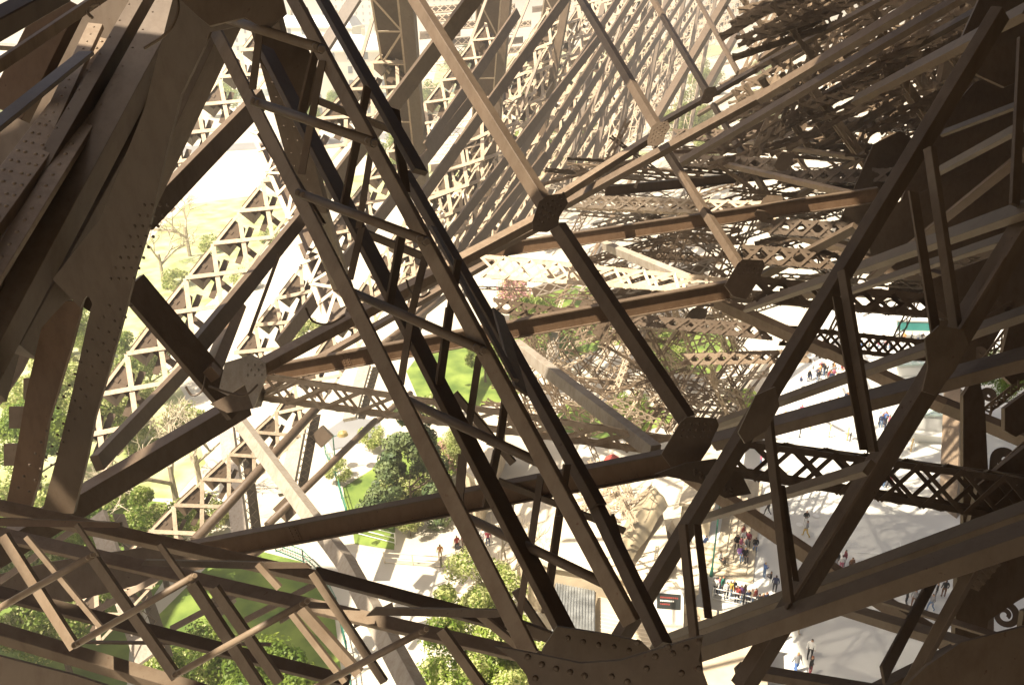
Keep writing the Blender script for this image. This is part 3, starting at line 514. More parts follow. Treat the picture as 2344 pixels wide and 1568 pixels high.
for i in range(7):
    x0 = 1385 + i * 52 - i * i * 1.6; w0 = 15 - i * 1.2; yb = (1150 - .54 * x0) / (1 - .54 * .2)
    B('arch_column', 'slim upright column among the crowded far rows above the diagonal chord', 'column', x0, -10, w0, x0 - .2 * yb, yb, w0 * 1.1, .9, ff=.8, group='slim far columns')
    l0 = w0 * 1.7; d = .95 * FPX / w0
    lattice('ladder_panel', 'small zigzag ladder panel beside a slim far column above the diagonal chord', 'ladder panel', (x0 - w0 / 2 - l0, -10, d), (x0 - .2 * yb - w0 / 2 - l0, yb, d / 1.1), (x0 - w0 / 2, -10, d), (x0 - .2 * yb - w0 / 2, yb, d / 1.1), 11, .14, .16, .5, 'Z', ARCH, 'small far ladder panels', back=False, post=True)
lattice('ladder_panel', 'leaning dark panel with pale zigzag bars between the second and third round rods', 'ladder panel', (570, 300, 33), (682, 560, 29), (622, 292, 33), (722, 480, 29), 5, .16, .13, .6, 'Z', ARCH, 'zigzag ladder panels', back=False, web=True, post=True)
lattice('ladder_panel', 'short leaning zigzag panel right of the wide riveted member', 'ladder panel', (675, 560, 30), (745, 745, 28), (725, 545, 30), (790, 700, 28), 4, .16, .13, .6, 'Z', ARCH, 'zigzag ladder panels', back=False, web=True, post=True)
for i, a in enumerate([(868, -5, 825, 140, 9), (1115, -5, 1065, 130, 8), (1045, 173, 994, 294, 8), (1212, -5, 1150, 150, 7), (1240, 120, 1130, 420, 7), (1340, 20, 1240, 300, 6), (1420, 60, 1330, 330, 6), (815, -5, 700, 175, 30), (700, 20, 740, 120, 10)]):
    B('thin_brace', ['thin pale brace left of the widest upright column', 'thin pale brace left of the second upright column', 'thin pale brace above the third arch band', 'thin pale brace at the top, left of the second star chord', 'long thin pale brace above the star node', 'thin pale brace in the crowded rows, left one', 'thin pale brace in the crowded rows, right one', 'broad brace entering at the top edge above the third rod', 'short hooked pale bar at the top edge'][i], 'brace', a[0], a[1], a[4], a[2], a[3], a[4], .3 if a[4] < 20 else .9, ff=.8, m=PALE if a[4] < 20 else STEEL, group='thin braces of the arch')
# scroll posts of the arch, low left
def scroll(name, lab, cx, cy, s, d, W, m=STEEL, turns=1.6, flip=1, group=None, parent=None):
    c = P(cx, cy, d); r = ray(cx, cy).normalized(); a = r.cross(UP).normalized() * flip; b = a.cross(r) * flip; b = b if b.dot(UP) > 0 else -b
    mb = MB(); R = s * d / FPX; n = 40; pr = []
    for i in range(n + 1):
        t = i / n; an = t * turns * 2 * math.pi; rr = R * (1 - .78 * t); pr.append((c + a * rr * math.cos(an) + b * rr * math.sin(an), W * (1 - .5 * t)))
    pr.insert(0, (c + a * R * 1.05 - b * R * 1.6, W * 1.2))
    N_ = len(pr)
    for k, (p, w0) in enumerate(pr):
        ax = (pr[min(k + 1, N_ - 1)][0] - pr[max(k - 1, 0)][0]).normalized(); u = ax.cross(r).normalized()
        mb.v += [p + u * (x * w0 / 2) + r * (y * .06) for x, y in ((-1, -1), (1, -1), (1, 1), (-1, 1))]
        if k: mb.f += [(4 * k - 4 + e, 4 * k - 4 + (e + 1) % 4, 4 * k + (e + 1) % 4, 4 * k + e) for e in range(4)]; mb.m += [0] * 4
    mb.f += [(0, 1, 2, 3), (4 * N_ - 4, 4 * N_ - 3, 4 * N_ - 2, 4 * N_ - 1)]; mb.m += [0, 0]
    o = mb.build(name, m, parent)
    if parent is None: tag(o, lab, 'scroll', group)
    return o
for i, (x0, y0, x1, y1, wp, lb) in enumerate([(520, 985, 552, 1235, 36, 'beside the bare tree under the dark node'), (222, 1180, 335, 1510, 44, 'behind the low girder at the bottom left'), (690, 950, 655, 1130, 34, 'right of the sloping pale post'), (835, 840, 800, 960, 28, 'below the fourth rod start'),
                                              (975, 640, 930, 770, 24, 'behind the fourth rod middle'), (1070, 590, 1045, 680, 20, 'behind the end of the third rod')]):
    W = 1.1; d = W * FPX / wp; t = thing('scroll_post', 'pale arch post with a dark laced side ' + lb, 'post', P(x1, y1, d), 'scroll posts of the arch')
    B('face_plate', '', '', x0, y0, wp, x1, y1, wp * 1.1, W, ff=.85, m=CHALK, parent=t, riv=.5, rows=(-.85, .85), rr=.03)
    o = wp * .85; A0, A1, B0, B1 = P(x0 + o - wp * .28, y0, d), P(x1 + o - wp * .28, y1, d / 1.1), P(x0 + o + wp * .35, y0, d * 1.02), P(x1 + o + wp * .35, y1, d / 1.08)
    bk = MB(); f = FW * .5; bk.slab([A0 + f, A1 + f, B1 + f, B0 + f], FW * .05); bk.build('side_plate', STEEL, t)
    lc = MB(); n = 12; nn = -FW
    for k in range(n):
        a0, a1, b0, b1 = A0.lerp(A1, k / n), A0.lerp(A1, (k + 1) / n), B0.lerp(B1, k / n), B0.lerp(B1, (k + 1) / n)
        lc.bar(a0, b1, nn, .05, .02); lc.bar(b0, a1, nn, .05, .02)
    lc.build('lacing', PALE, t)
    if i != 1: scroll('scroll', '', (x0 + x1) / 2 - wp * .1, (y0 + y1) / 2 + 20, wp * .3, d * .985, .08, RUST, parent=t)
for a in [(728, 930, 20, 445, 1238, 24, 'thick pipe-like strut under the bright node'), (860, 962, 15, 612, 1202, 18, 'pipe-like strut ending on the riveted beam by the pale post'), (1018, 680, 14, 858, 803, 17, 'pipe-like strut behind the fourth rod'), (940, 900, 13, 860, 965, 14, 'short pipe-like strut over the laced girder'),
          (660, 1210, 22, 545, 1290, 24, 'pipe-like strut vanishing behind the riveted beam')]:
    B('arch_strut', a[6], 'strut', *a[:6], .45, sec='tube', group='pipe-like struts of the arch')
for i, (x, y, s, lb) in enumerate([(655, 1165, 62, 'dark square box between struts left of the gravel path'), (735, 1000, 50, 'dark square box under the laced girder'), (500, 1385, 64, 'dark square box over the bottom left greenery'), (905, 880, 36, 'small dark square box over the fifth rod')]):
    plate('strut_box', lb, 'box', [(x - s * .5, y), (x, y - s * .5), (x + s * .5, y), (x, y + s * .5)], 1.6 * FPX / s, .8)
# ================================================================== sunlit tangle beyond the middle
rnd = random.Random(11)
TL = ['thin sunlit lattice tie lost in the bright tangle beyond the middle of the picture']
for i in range(85):
    x = rnd.uniform(1190, 1700); y = rnd.uniform(700, 960); an = rnd.choice([.12, -.2, .5, .75, -.6, -.95, 1.2, -1.25]) + rnd.uniform(-.1, .1); l = rnd.uniform(60, 170)
    wd = rnd.uniform(7, 15); dx, dy = math.cos(an) * l / 2, math.sin(an) * l / 2; nx, ny = -math.sin(an) * wd / 2, math.cos(an) * wd / 2; d = rnd.uniform(44, 62)
    lattice('lattice_tie', TL[0], 'lattice tie', (x - dx + nx, y - dy + ny, d), (x + dx + nx, y + dy + ny, d * 1.04), (x - dx - nx, y - dy - ny, d), (x + dx - nx, y + dy - ny, d * 1.04), 8, .07, .05, .3, 'X', ARCH, 'tangled lattice ties beyond the middle', back=False)
for i in range(26):
    x = rnd.uniform(1330, 1470); y = rnd.uniform(1085, 1170); an = rnd.choice([.2, .9, -.7, 1.1]) + rnd.uniform(-.15, .15); l = rnd.uniform(50, 110)
    wd = rnd.uniform(6, 10); dx, dy = math.cos(an) * l / 2, math.sin(an) * l / 2; nx, ny = -math.sin(an) * wd / 2, math.cos(an) * wd / 2; d = rnd.uniform(48, 55)
    lattice('lattice_tie', 'thin sunlit lattice tie in the bright gap under the nearest kite node', 'lattice tie', (x - dx + nx, y - dy + ny, d), (x + dx + nx, y + dy + ny, d), (x - dx - nx, y - dy - ny, d), (x + dx - nx, y + dy - ny, d), 7, .07, .05, .3, 'X', ARCH, 'lattice ties under the nearest kite node', back=False)
for i in range(190):   # slender rods in the tangle
    x = rnd.uniform(1190, 1690); y = rnd.uniform(700, 970); an = rnd.uniform(-1.3, 1.3); l = rnd.uniform(50, 150); dx, dy = math.cos(an) * l / 2, math.sin(an) * l / 2
    B('slender_bar', 'slender sunlit bar in the bright tangle beyond the middle of the picture', 'bar', x - dx, y - dy, 3.2, x + dx, y + dy, 3.0, .09, ff=.8, m=ARCH if i % 2 else PALE, side=-1, group='slender bars of the bright tangle')
for i in range(9):    # steep parallel members at the right of the tangle
    x = 1590 + i * 22
    B('slender_bar', 'one of the parallel raking bars at the dim right side of the tangle', 'bar', x, 800 + i * 4, 6, x - 110, 990 - i * 2, 7, .2, ff=.6, m=PALE if i % 2 else RUST, side=-1, group='raking bars right of the tangle')
# wide brown tangle behind the level girders
for i in range(170):
    x = rnd.uniform(1330, 2150); y = rnd.uniform(330, 690); y += max(0, (1500 - x) * .25)
    an = rnd.choice([.06, .06, .08, -.27, -.29, .62, -1.1]) + rnd.uniform(-.025, .025); l = rnd.uniform(110, 300); sc = .6 + (y - 330) / 600
    wd = rnd.uniform(8, 22) * sc; dx, dy = math.cos(an) * l / 2, math.sin(an) * l / 2; nx, ny = -math.sin(an) * wd / 2, math.cos(an) * wd / 2; d = rnd.uniform(34, 56)
    lattice('lattice_tie', 'brown lattice tie, one of many crossing behind the level girders right of the middle', 'lattice tie', (x - dx + nx, y - dy + ny, d), (x + dx + nx, y + dy + ny, d * 1.04), (x - dx - nx, y - dy - ny, d), (x + dx - nx, y + dy - ny, d * 1.04), 7, .09, .07, .4, 'X', [PALE, PALE, CHALK, STEEL][i % 4], 'brown lattice ties right of the middle', back=False, web=(i % 11 == 0))
# upper right: dark rafters with bright gaps between
for i in range(180):
    x = rnd.uniform(1740, 2340); y = rnd.uniform(-20, 340); an = rnd.choice([-.5, -.5, -.52, -.3, .95, -1.15]) + rnd.uniform(-.02, .02); l = rnd.uniform(180, 360)
    wd = rnd.uniform(9, 26); dx, dy = math.cos(an) * l / 2, math.sin(an) * l / 2; nx, ny = -math.sin(an) * wd / 2, math.cos(an) * wd / 2; d = rnd.uniform(34, 60)
    lattice('rafter_lattice', 'dark laced rafter, one of many crossing the bright gaps in the upper right', 'rafter', (x - dx + nx, y - dy + ny, d), (x + dx + nx, y + dy + ny, d * 1.05), (x - dx - nx, y - dy - ny, d), (x + dx - nx, y + dy - ny, d * 1.05), 7, .16, .12, .5, 'X', PALE, 'dark rafters of the upper right', back=False)
# soffit plates and scrolled spandrels at the right edge
sf = 'brown soffit plates of the right edge'
for a in [([(2250, -20), (2400, -20), (2400, 160), (2300, 200), (2235, 170), (2200, 90)], 24, 'soffit plate filling the dark top right corner'), ([(2110, 330), (2230, 190), (2400, 130), (2400, 330), (2200, 400), (2060, 470)], 30, 'soffit plate under the top right corner'),
          ([(2040, 470), (2200, 400), (2400, 330), (2400, 520), (2180, 600), (2000, 640), (1990, 560)], 28, 'wide soffit plate right of the widest brace'), ([(2130, 640), (2400, 540), (2400, 720), (2300, 740), (2230, 860), (2140, 900)], 22, 'soffit plate beside the upright struts'),
          ([(2205, 905), (2240, 850), (2255, 935), (2262, 1080), (2250, 1230), (2205, 1240)], 17, 'narrow dark spandrel plate right of the upright post'), ([(2310, 745), (2400, 700), (2400, 850), (2315, 880), (2285, 850)], 18, 'spandrel plate between the upper scrolls'),
          ([(2300, 935), (2400, 860), (2400, 960), (2325, 1000), (2300, 985)], 16, 'spandrel plate between the second and third scrolls'), ([(2275, 1080), (2350, 1020), (2400, 990), (2400, 1240), (2210, 1240), (2240, 1110)], 15, 'brown spandrel plate below the third scroll'),
          ([(2195, 1230), (2400, 1180), (2400, 1335), (2330, 1375), (2262, 1420), (2255, 1470), (2185, 1480)], 13, 'large brown spandrel plate above the lowest scroll'), ([(2250, 1480), (2330, 1482), (2344, 1400), (2400, 1380), (2400, 1520), (2200, 1530)], 13.5, 'dark plate below the lowest scroll'),
          ([(2000, 330), (2060, 300), (2110, 330), (2050, 470), (1990, 560), (1930, 600), (1900, 560)], 34, 'dim plate behind the widest brace')]:
    plate('soffit_plate', a[2], 'plate', a[0], a[1], .12, m=STEEL, group=sf)
for x, y, s, d, lb in [(2300, 1408, 30, 14.5, 'lowest and largest iron scroll at the right edge'), (2300, 1050, 22, 17, 'third iron scroll from the top at the right edge'), (2263, 905, 14, 20, 'second iron scroll from the top at the right edge'), (2245, 808, 11, 22, 'topmost small iron scroll at the right edge')]:
    scroll('iron_scroll', lb, x, y, s, d, .13, group='iron scrolls at the right edge', flip=-1)
for a, lb in [((2205, 1335, 12.5, 2262, 1268, 12.6, 2240, 1350, 12.5, 2300, 1280, 12.6), 'pale laced strip above the lowest scroll'), ((2262, 1085, 15.6, 2344, 1010, 15.6, 2290, 1090, 15.6, 2370, 1020, 15.6), 'laced strip below the third scroll'), ((2250, 935, 18, 2330, 870, 18, 2268, 945, 18, 2345, 880, 18), 'laced strip below the second scroll'),
              ((2225, 850, 21, 2310, 740, 21, 2238, 860, 21, 2325, 750, 21), 'laced strip below the topmost scroll')]:
    L('laced_strip', lb, 'laced strip', a[0:3], a[3:6], a[6:9], a[9:12], 5, .05, .04, .2, m=PALE, group='laced strips between the iron scrolls', back=False, post=True)
B('pale_board', 'pale square panel in the dim right, upper one', 'board', 2225, 320, 40, 2262, 385, 36, .9, ff=.9, m=CHALK)
B('pale_board', 'pale square panel at the right edge, lower one', 'board', 2275, 420, 44, 2325, 470, 44, .9, ff=.9, m=CHALK)
# ================================================================== added shading deck above the frame (casts the shade of the plaza)

# short level ties between the arch bands, row after row
for r_ in range(22):
    y = 8 + r_ * 19; x0 = 960 + (r_ % 3) * 25; x1 = min(1720 - y * .55, 2130 - 1.85 * y - 30)
    k = 0; x = x0
    while x < x1:
        wd = max(6, 17 - (x - 950) / 60); l = max(35, 95 - (x - 950) / 9); d = 1.1 * FPX / wd
        if k < 400: lattice('level_tie', 'short level lattice tie between arch bands in the crowded upper middle', 'lattice tie', (x, y + 8, d), (x + l, y, d), (x, y + 8 + wd, d), (x + l, y + wd, d), 5, .1, .09, .3, 'X', ARCH if rnd.random() < .6 else STEEL, 'level ties of the arch bands', back=False, web=rnd.random() < .3)
        x += l * 1.5

def cable(lab, pts, d, r=.012):
    P3 = [P(x, y, d) for x, y in pts]; o = []
    for k in range(len(P3) - 1):
        a, b, c, e = P3[max(k - 1, 0)], P3[k], P3[k + 1], P3[min(k + 2, len(P3) - 1)]
        for t in range(6):
            t /= 6; o.append(.5 * ((2 * b) + (c - a) * t + (2 * a - 5 * b + 4 * c - e) * t * t + (3 * b - a - 3 * c + e) * t ** 3))
    o.append(P3[-1]); mb = MB()
    for p, q in zip(o, o[1:]): mb.tube(p, q, r, r, 6)
    tag(mb.build('cable', STEEL), lab, 'cable', 'loose cables')
cable('thin loose cable arcing over the top left bars', [(405, -10), (408, 25), (395, 60), (372, 85), (330, 112)], 6.2)
cable('thin hooked cable hanging at the upper edge of the top left bars', [(212, 42), (200, 28), (212, 14), (228, 10)], 6.)
cable('thin cable drooping from the wide brace at the dark node', [(590, 880), (560, 905), (520, 898), (478, 884)], 14, .02)
cable('thin cable loop under the third rod beside the riveted member', [(700, 705), (716, 735), (752, 742), (790, 722)], 14, .02)
cable('thin cable loop over the short flat brace', [(470, 860), (462, 895), (440, 905), (425, 885)], 15, .02)
cable('thin cable drooping right of the fourth rod', [(930, 640), (940, 668), (965, 680), (985, 668)], 14, .02)

for i in range(60):
    x = rnd.uniform(1170, 1720); y = rnd.uniform(640, 1000); an = rnd.choice([.05, .1, .55, -.3, -.9, 1.15]) + rnd.uniform(-.05, .05); l = rnd.uniform(80, 220)
    wd = rnd.uniform(6, 13); dx, dy = math.cos(an) * l / 2, math.sin(an) * l / 2; nx, ny = -math.sin(an) * wd / 2, math.cos(an) * wd / 2; d = rnd.uniform(40, 60)
    lattice('cross_tie', 'slim laced cross tie in the warm tangle of struts beyond the middle', 'cross tie', (x - dx + nx, y - dy + ny, d), (x + dx + nx, y + dy + ny, d * 1.04), (x - dx - nx, y - dy - ny, d), (x + dx - nx, y + dy - ny, d * 1.04), 7, .08, .06, .3, 'X', PALE, 'slim cross ties beyond the middle', back=False)
# ================================================================== added decks and walls round the frame, shaped to cast shade
def deck(name, label, x0, x1, y0, y1, z, strip=0, gap=0):
    t = thing(name, label, 'platform', V((x0, y0, z)))
    if not strip:
        mb = MB(); mb.box(V(((x0 + x1) / 2, (y0 + y1) / 2, z)), V(((x1 - x0) / 2, 0, 0)), V((0, (y1 - y0) / 2, 0)), V((0, 0, .3))); mb.build('floor', STEEL, t)
    else:
        x = x0; k = 0; one = MB()
        while x < x1:
            mb = one if strip < 1 else MB(); mb.box(V((x + strip / 2, (y0 + y1) / 2, z)), V((strip / 2, 0, 0)), V((0, (y1 - y0) / 2, 0)), V((0, 0, .3 if strip >= 1 else .04))); strip < 1 or mb.build('floor', STEEL, t); x += strip + gap; k += 1
        if strip < 1: one.build('grating', STEEL, t)
    n = max(2, int((y1 - y0) / 6))
    for i in range(n + 1):
        mb = MB(); y = y0 + (y1 - y0) * i / n; mb.box(V(((x0 + x1) / 2, y, z - .8)), V(((x1 - x0) / 2, 0, 0)), V((0, .15, 0)), V((0, 0, .45))); mb.build('girder', STEEL, t)
deck('shade_deck', 'unseen first floor platform high above the plaza, edges set to cast its shade', -7, 70, -50, 14, 57)  # deck edges placed for where the plaza shade should fall
deck('shade_deck', 'inner part of the unseen shading platform over the plaza', -1, 70, 14.6, 22, 57)  # edge set further back so the middle chords stay sunlit
deck('shade_deck', 'outer grating of the unseen shading platform over the plaza', -12, 70, 22.6, 42, 57, .14, .06)  # added grating, gap width picked to dim the sun on the plaza
deck('shade_landing', 'added shading deck above the viewpoint', -8.2, 24, -2.5, 12, 49.5)  # added to keep direct sun off the near girder
deck('slatted_shade', 'added shading slats above the bottom left girder', -18, -8.4, -14, 3.4, 50, 1.3, .95)  # added slats that break the sun into patches
deck('slatted_shade', 'added shading slats left of the great pier', -19, -13, 3.6, 13, 50, 1.2, .6)  # slats put in for sun patches on the pier strips
deck('pier_shade_deck', 'added shading deck above the great pier', -12.8, -8.4, 3.6, 11.7, 50)  # added to shade the front plate of the pier
t = thing('rear_shade_wall', 'added light-blocking wall behind the viewpoint', 'wall', V((17, -9, 30))); mb = MB(); mb.box(V((17, -9, 42)), V((14, 0, 0)), V((0, .2, 0)), V((0, 0, 15))); mb.build('panel', STEEL, t)  # added to cut the sky light from behind

def wall(name, label, c, h):
    mb = MB(); mb.box(V(c), V((h[0], 0, 0)), V((0, h[1], 0)), V((0, 0, h[2]))); t = thing(name, label, 'wall', V((c[0], c[1], c[2] - h[2]))); mb.build('panel', STEEL, t)
    mb = MB(); 
    for k in range(-3, 4): mb.box(V((c[0], c[1], c[2] + h[2] * k / 3.2)), V((h[0] + .1, 0, 0)), V((0, h[1] + .1, 0)), V((0, 0, .2)))
    mb.build('stiffener', STEEL, t)
wall('shade_wall', 'added sky-blocking wall left of the great pier, outside the frame', (-19, -2, 46), (.2, 7, 11))  # added against the left sky, clear of the direct sun
wall('shade_wall', 'added sky-blocking wall along the right side', (27, 14, 40), (.2, 23, 17))  # added to darken the right side
deck('shade_deck', 'added deck out of view that shades the lower lawn', -48.5, -39.5, 27, 37, 50)  # unseen deck put in only to shade the lawn
wall('shade_wall', 'added wall behind the soffit plates that blocks the far right sky', (44, 49, 42), (20, .3, 19))  # added to close off sky light at front right

wall('shade_wall', 'added wall blocking the low left sky, outside the frame', (-46, 9, 21), (.3, 30, 18))  # added to lower the ambient light from the left
deck('shade_deck', 'far right grating of the unseen shading platform', 12, 70, 42.6, 72, 57, .14, .06)  # second added grating, dims the farther plaza and the rafters
deck('shade_landing', 'right part of the added shading deck above the viewpoint', 3, 24, -9, -3, 49.5)  # extra shading deck so the right braces stay dark
wall('shade_wall', 'added shading wall right beside the viewpoint', (11, 1, 42), (.15, 10, 7.5))  # added close by to darken the near right members
wall('shade_wall', 'added wall behind the viewpoint that blocks light bounced off the ground', (-3, -15, 14), (43, .3, 14))  # added to hide the sunlit ground behind and cut its bounce
deck('shade_landing', 'long added shading deck above the right half', 5, 26, 12.4, 34, 49.5)  # added overhead to keep sky light off the right half
# ================================================================== GROUND
def sheet(name, pts, z, m, kind='structure', world=None):
    mb = MB(); mb.add(world or [Z(x, y, z) for x, y in pts], [tuple(range(len(world or pts)))])
    return tag(mb.build(name, m), kind=kind)
g = MB(); R = 6000
g.add([V((-R, -R, 0)), V((R, -R, 0)), V((R, R, 0)), V((-R, R, 0))], [(0, 1, 2, 3)]); tag(g.build('ground', GROUND), kind='structure')
gz = [0.006]
def patch(name, pts, m):
    gz[0] += .004; return sheet(name, pts, gz[0], m)
patch('plaza', [(1560, 1700), (1480, 1420), (1600, 1120), (1700, 960), (1780, 840), (1900, 700), (2700, 660), (3000, 1700)], PLAZA)
patch('lawn', [(300, 1700), (330, 1440), (480, 1290), (600, 1262), (690, 1285), (765, 1400), (800, 1700)], GRASS)
patch('lawn', [(-200, 1700), (-200, 1150), (120, 1120), (380, 1150), (420, 1260), (300, 1440), (280, 1700)], GRASS)
patch('lawn', [(-200, 1130), (-200, 760), (150, 700), (330, 760), (420, 900), (470, 1060), (400, 1140)], GRASSP)
patch('lawn', [(785, 1115), (850, 1075), (900, 1010), (1010, 1000), (1040, 1120), (900, 1180), (792, 1178)], GRASS)
patch('lawn', [(930, 850), (960, 810), (1060, 795), (1180, 800), (1190, 900), (1120, 930), (960, 920)], GRASS)
patch('lawn', [(806, 1205), (860, 1180), (905, 1200), (902, 1258), (812, 1244)], GRASS)
patch('lawn', [(1170, 690), (1290, 650), (1420, 670), (1450, 780), (1300, 820), (1160, 790)], GRASS)
patch('lawn', [(1480, 760), (1600, 740), (1690, 790), (1640, 860), (1500, 850)], GRASS)
patch('lawn', [(1300, 920), (1500, 930), (1560, 960), (1400, 1010), (1250, 980)], GRASS)
patch('lawn', [(150, 700), (330, 560), (420, 470), (640, 440), (680, 480), (560, 620), (400, 760), (250, 820)], GRASSP)
patch('lawn', [(700, 420), (1300, 330), (1500, 350), (1200, 420), (800, 470)], GRASSP)
patch('lawn', [(1000, 150), (1500, 90), (1700, 110), (1350, 210), (980, 240)], GRASSP)
patch('path', [(640, 1255), (700, 1250), (1010, 1290), (1180, 1700), (820, 1700), (780, 1400), (700, 1290)], PATH)
patch('river', [(-900, 232), (500, 222), (1250, 208), (1250, 196), (500, 206), (-900, 212)], WATER)
patch('road', [(-300, 395), (620, 340), (1100, 300), (1100, 289), (620, 325), (-300, 372)], ROAD)
patch('road', [(760, 1030), (870, 1000), (870, 965), (800, 950), (740, 990)], ROAD)

# ------------------------------------------------------------------ trees
def crown_mesh(name, rx, rz, n, leaf, mats, seed, kind='round'):
    r = random.Random(seed); mb = MB(); nc = 26 if kind == 'round' else 60; cl = []
    for i in range(nc):
        while True:
            p = V((r.uniform(-1, 1), r.uniform(-1, 1), r.uniform(-1, 1)))
            if p.length < 1: break
        if kind == 'round': p = p.normalized() * (p.length ** .4) * .8; s = r.uniform(.2, .42)
        else:
            t = (i + .5) / nc; a = r.uniform(0, 6.283); q = (1 - t) ** .8 * .95 + .04; p = V((math.cos(a) * q * .8, math.sin(a) * q * .8, t * 2 - 1)); s = r.uniform(.14, .26) * (1.25 - t * .6)
        cl.append((V((p.x * rx, p.y * rx, p.z * rz)), s * rx))
    for i in range(n):
        c, s = r.choice(cl); d = V((r.gauss(0, 1), r.gauss(0, 1), r.gauss(0, 1) + .25)).normalized()
        p = c + d * s * (r.random() ** .3); a = V((r.gauss(0, 1), r.gauss(0, 1), r.gauss(0, 1))).normalized()
        nn = (d + a * .7).normalized(); u = nn.orthogonal().normalized(); u = (u * math.cos(i) + nn.cross(u) * math.sin(i)); v = nn.cross(u); l = leaf * r.uniform(.6, 1.3)
        mb.v += [p - u * l - v * l * .2, p - v * l * .55, p + u * l, p + v * l * .55]; k = len(mb.v) - 4; mb.f.append((k, k + 1, k + 2, k + 3)); mb.m.append(1 if r.random() < .3 else 0)
    o = mb.build(name, mats, origin=(0, 0, 0)); me = o.data; bpy.data.objects.remove(o); return me
CR = {'green': crown_mesh('crown', 3.6, 3.0, 16000, .14, [LEAF, LEAFP], 1), 'green2': crown_mesh('crown', 3.6, 2.6, 15000, .14, [LEAF, LEAF], 5), 'pale': crown_mesh('crown', 3.8, 3.0, 15000, .14, [LEAFP, LEAF], 2),
      'conifer': crown_mesh('crown', 3.0, 4.2, 20000, .13, [LEAFD, LEAFD], 3, 'cone'), 'pink': crown_mesh('crown', 2.4, 1.8, 3500, .16, [PINK, LEAFP], 4), 'shrub': crown_mesh('crown', 1.6, 1.2, 2500, .13, [LEAFP, LEAF], 6)}
def trunk_mesh(h, rx, r0, mat_, seed, bare=False):
    r = random.Random(seed); mb = MB()
    def br(p, d, L, rad_, lv):
        q = p + d * L; mb.tube(p, q, rad_, rad_ * .62, 6 if lv < 2 else 3)
        if lv >= (5 if bare else 2): return
        for k in range(3 if lv < 3 else 2 + (r.random() < .5)):
            a = V((r.gauss(0, 1), r.gauss(0, 1), r.gauss(0, .6))).normalized(); nd = (d * .75 + a * .75 + V((0, 0, .12))).normalized(); br(p.lerp(q, r.uniform(.6, 1)), nd, L * r.uniform(.6, .82), rad_ * .6, lv + 1)
    br(V((0, 0, 0)), V((0, 0, 1)), h * (.42 if bare else .6), r0, 0)
    o = mb.build('trunk', mat_, origin=(0, 0, 0)); me = o.data; bpy.data.objects.remove(o); return me
TRK = [trunk_mesh(6, 3, .28, BARKD, 1), trunk_mesh(6, 3, .22, BARKD, 2)]
BARE = [trunk_mesh(9, 4, .26, BARK, s, True) for s in (3, 4, 5)]
def tree(label, kind, x, y, zc, s=1., sz=None, grp='leafy trees below the tower', name='leafy_tree'):
    sz = sz or s; c = Z(x, y, zc); t = thing(name, label, 'tree' if name != 'garden_shrub' else 'shrub', (c.x, c.y, 0), grp); a = random.uniform(0, 6.28)
    if kind == 'bare':
        o = bpy.data.objects.new('branches', random.choice(BARE)); S.collection.objects.link(o); o.parent = t; o.scale = (s, s, s); o.rotation_euler.z = a; return t
    o = bpy.data.objects.new('crown', CR[kind]); S.collection.objects.link(o); o.parent = t; o.location.z = zc; o.scale = (s, s, sz); o.rotation_euler.z = a
    o = bpy.data.objects.new('trunk', random.choice(TRK)); S.collection.objects.link(o); o.parent = t; k = zc / 7.5 if name != 'garden_shrub' else zc / 9; o.scale = (k, k, k)
    return t
for a in [('bright green tree at the far bottom left edge', 'green', 20, 1290, 6.5), ('bright green tree under the leftmost rod', 'green', 120, 1400, 6, .9), ('bright green tree below the low girder, left', 'green2', 150, 1240, 6, .9), ('bright green tree between the scroll posts', 'green', 350, 1190, 6, .8),
          ('green tree top lit at the bottom edge by the grass', 'green', 450, 1530, 5, .75), ('large green tree shading the lawn at the bottom', 'green2', 600, 1590, 5, .9), ('green tree seen through the pointed slot', 'green', 195, 720, 6, 1.1), ('green tree left of the pier foot', 'green2', 60, 1000, 6, 1.), ('pale green tree behind the pier foot', 'pale', 110, 870, 6, 1.),
          ('pale green tree right of the pier strip', 'pale', 255, 900, 6, 1.), ('green tree beside the lower arch band', 'green', 330, 800, 6, .9), ('pale sunlit tree above the bottom gusset', 'pale', 1090, 1350, 5.5, .85),
          ('pale green tree along the bottom edge left of the gusset', 'green', 1060, 1520, 5, .9), ('second pale green tree at the bottom edge, nearest the gusset', 'pale', 1160, 1500, 5, .8), ('yellow green tree behind the conifer', 'pale', 1060, 1010, 4, .5), ('green tree right of the kinked chord', 'green', 1225, 720, 5, .9),
          ('round green tree within the bright tangle', 'green', 1545, 795, 5, .8), ('green tree low in the bright tangle', 'green2', 1440, 950, 4, .7),           ('green bush tree beyond the grass opening', 'green', 1110, 800, 4, .7), ('dark green tree at the right of the crowd gap', 'green2', 2290, 860, 6, .8), ('green tree right of the tan leg', 'green2', 1690, 920, 5, .5)]:
    tree(*a[:5], zc=None) if False else tree(a[0], a[1], a[2], a[3], a[4], *(a[5:6] or (1.,)))
tree('dark conifer in the gap left of the near girder', 'conifer', 935, 1050, 5.2, 1.5, 1.3, 'conifer', 'dark_conifer')
for a in [('yellow green shrub at the foot of the conifer, left', 905, 1115, 1.6, 1.0), ('yellow green shrub at the foot of the conifer, right', 955, 1108, 1.6, 1.0), ('small shrub beside the gate of the lawn', 938, 1190, 1.6, .8), ('green shrub near the path lamp', 775, 1075, 1.3, .8), ('pale shrub by the small paved court', 850, 1000, 1.3, .9), ('reddish green shrub right of the conifer', 1010, 1060, 1.5, 1.1), ('shrub near the grass opening', 1000, 930, 1.5, 1.2)]:
    tree(a[0], 'shrub', a[1], a[2], a[3], a[4], grp='garden shrubs', name='garden_shrub')
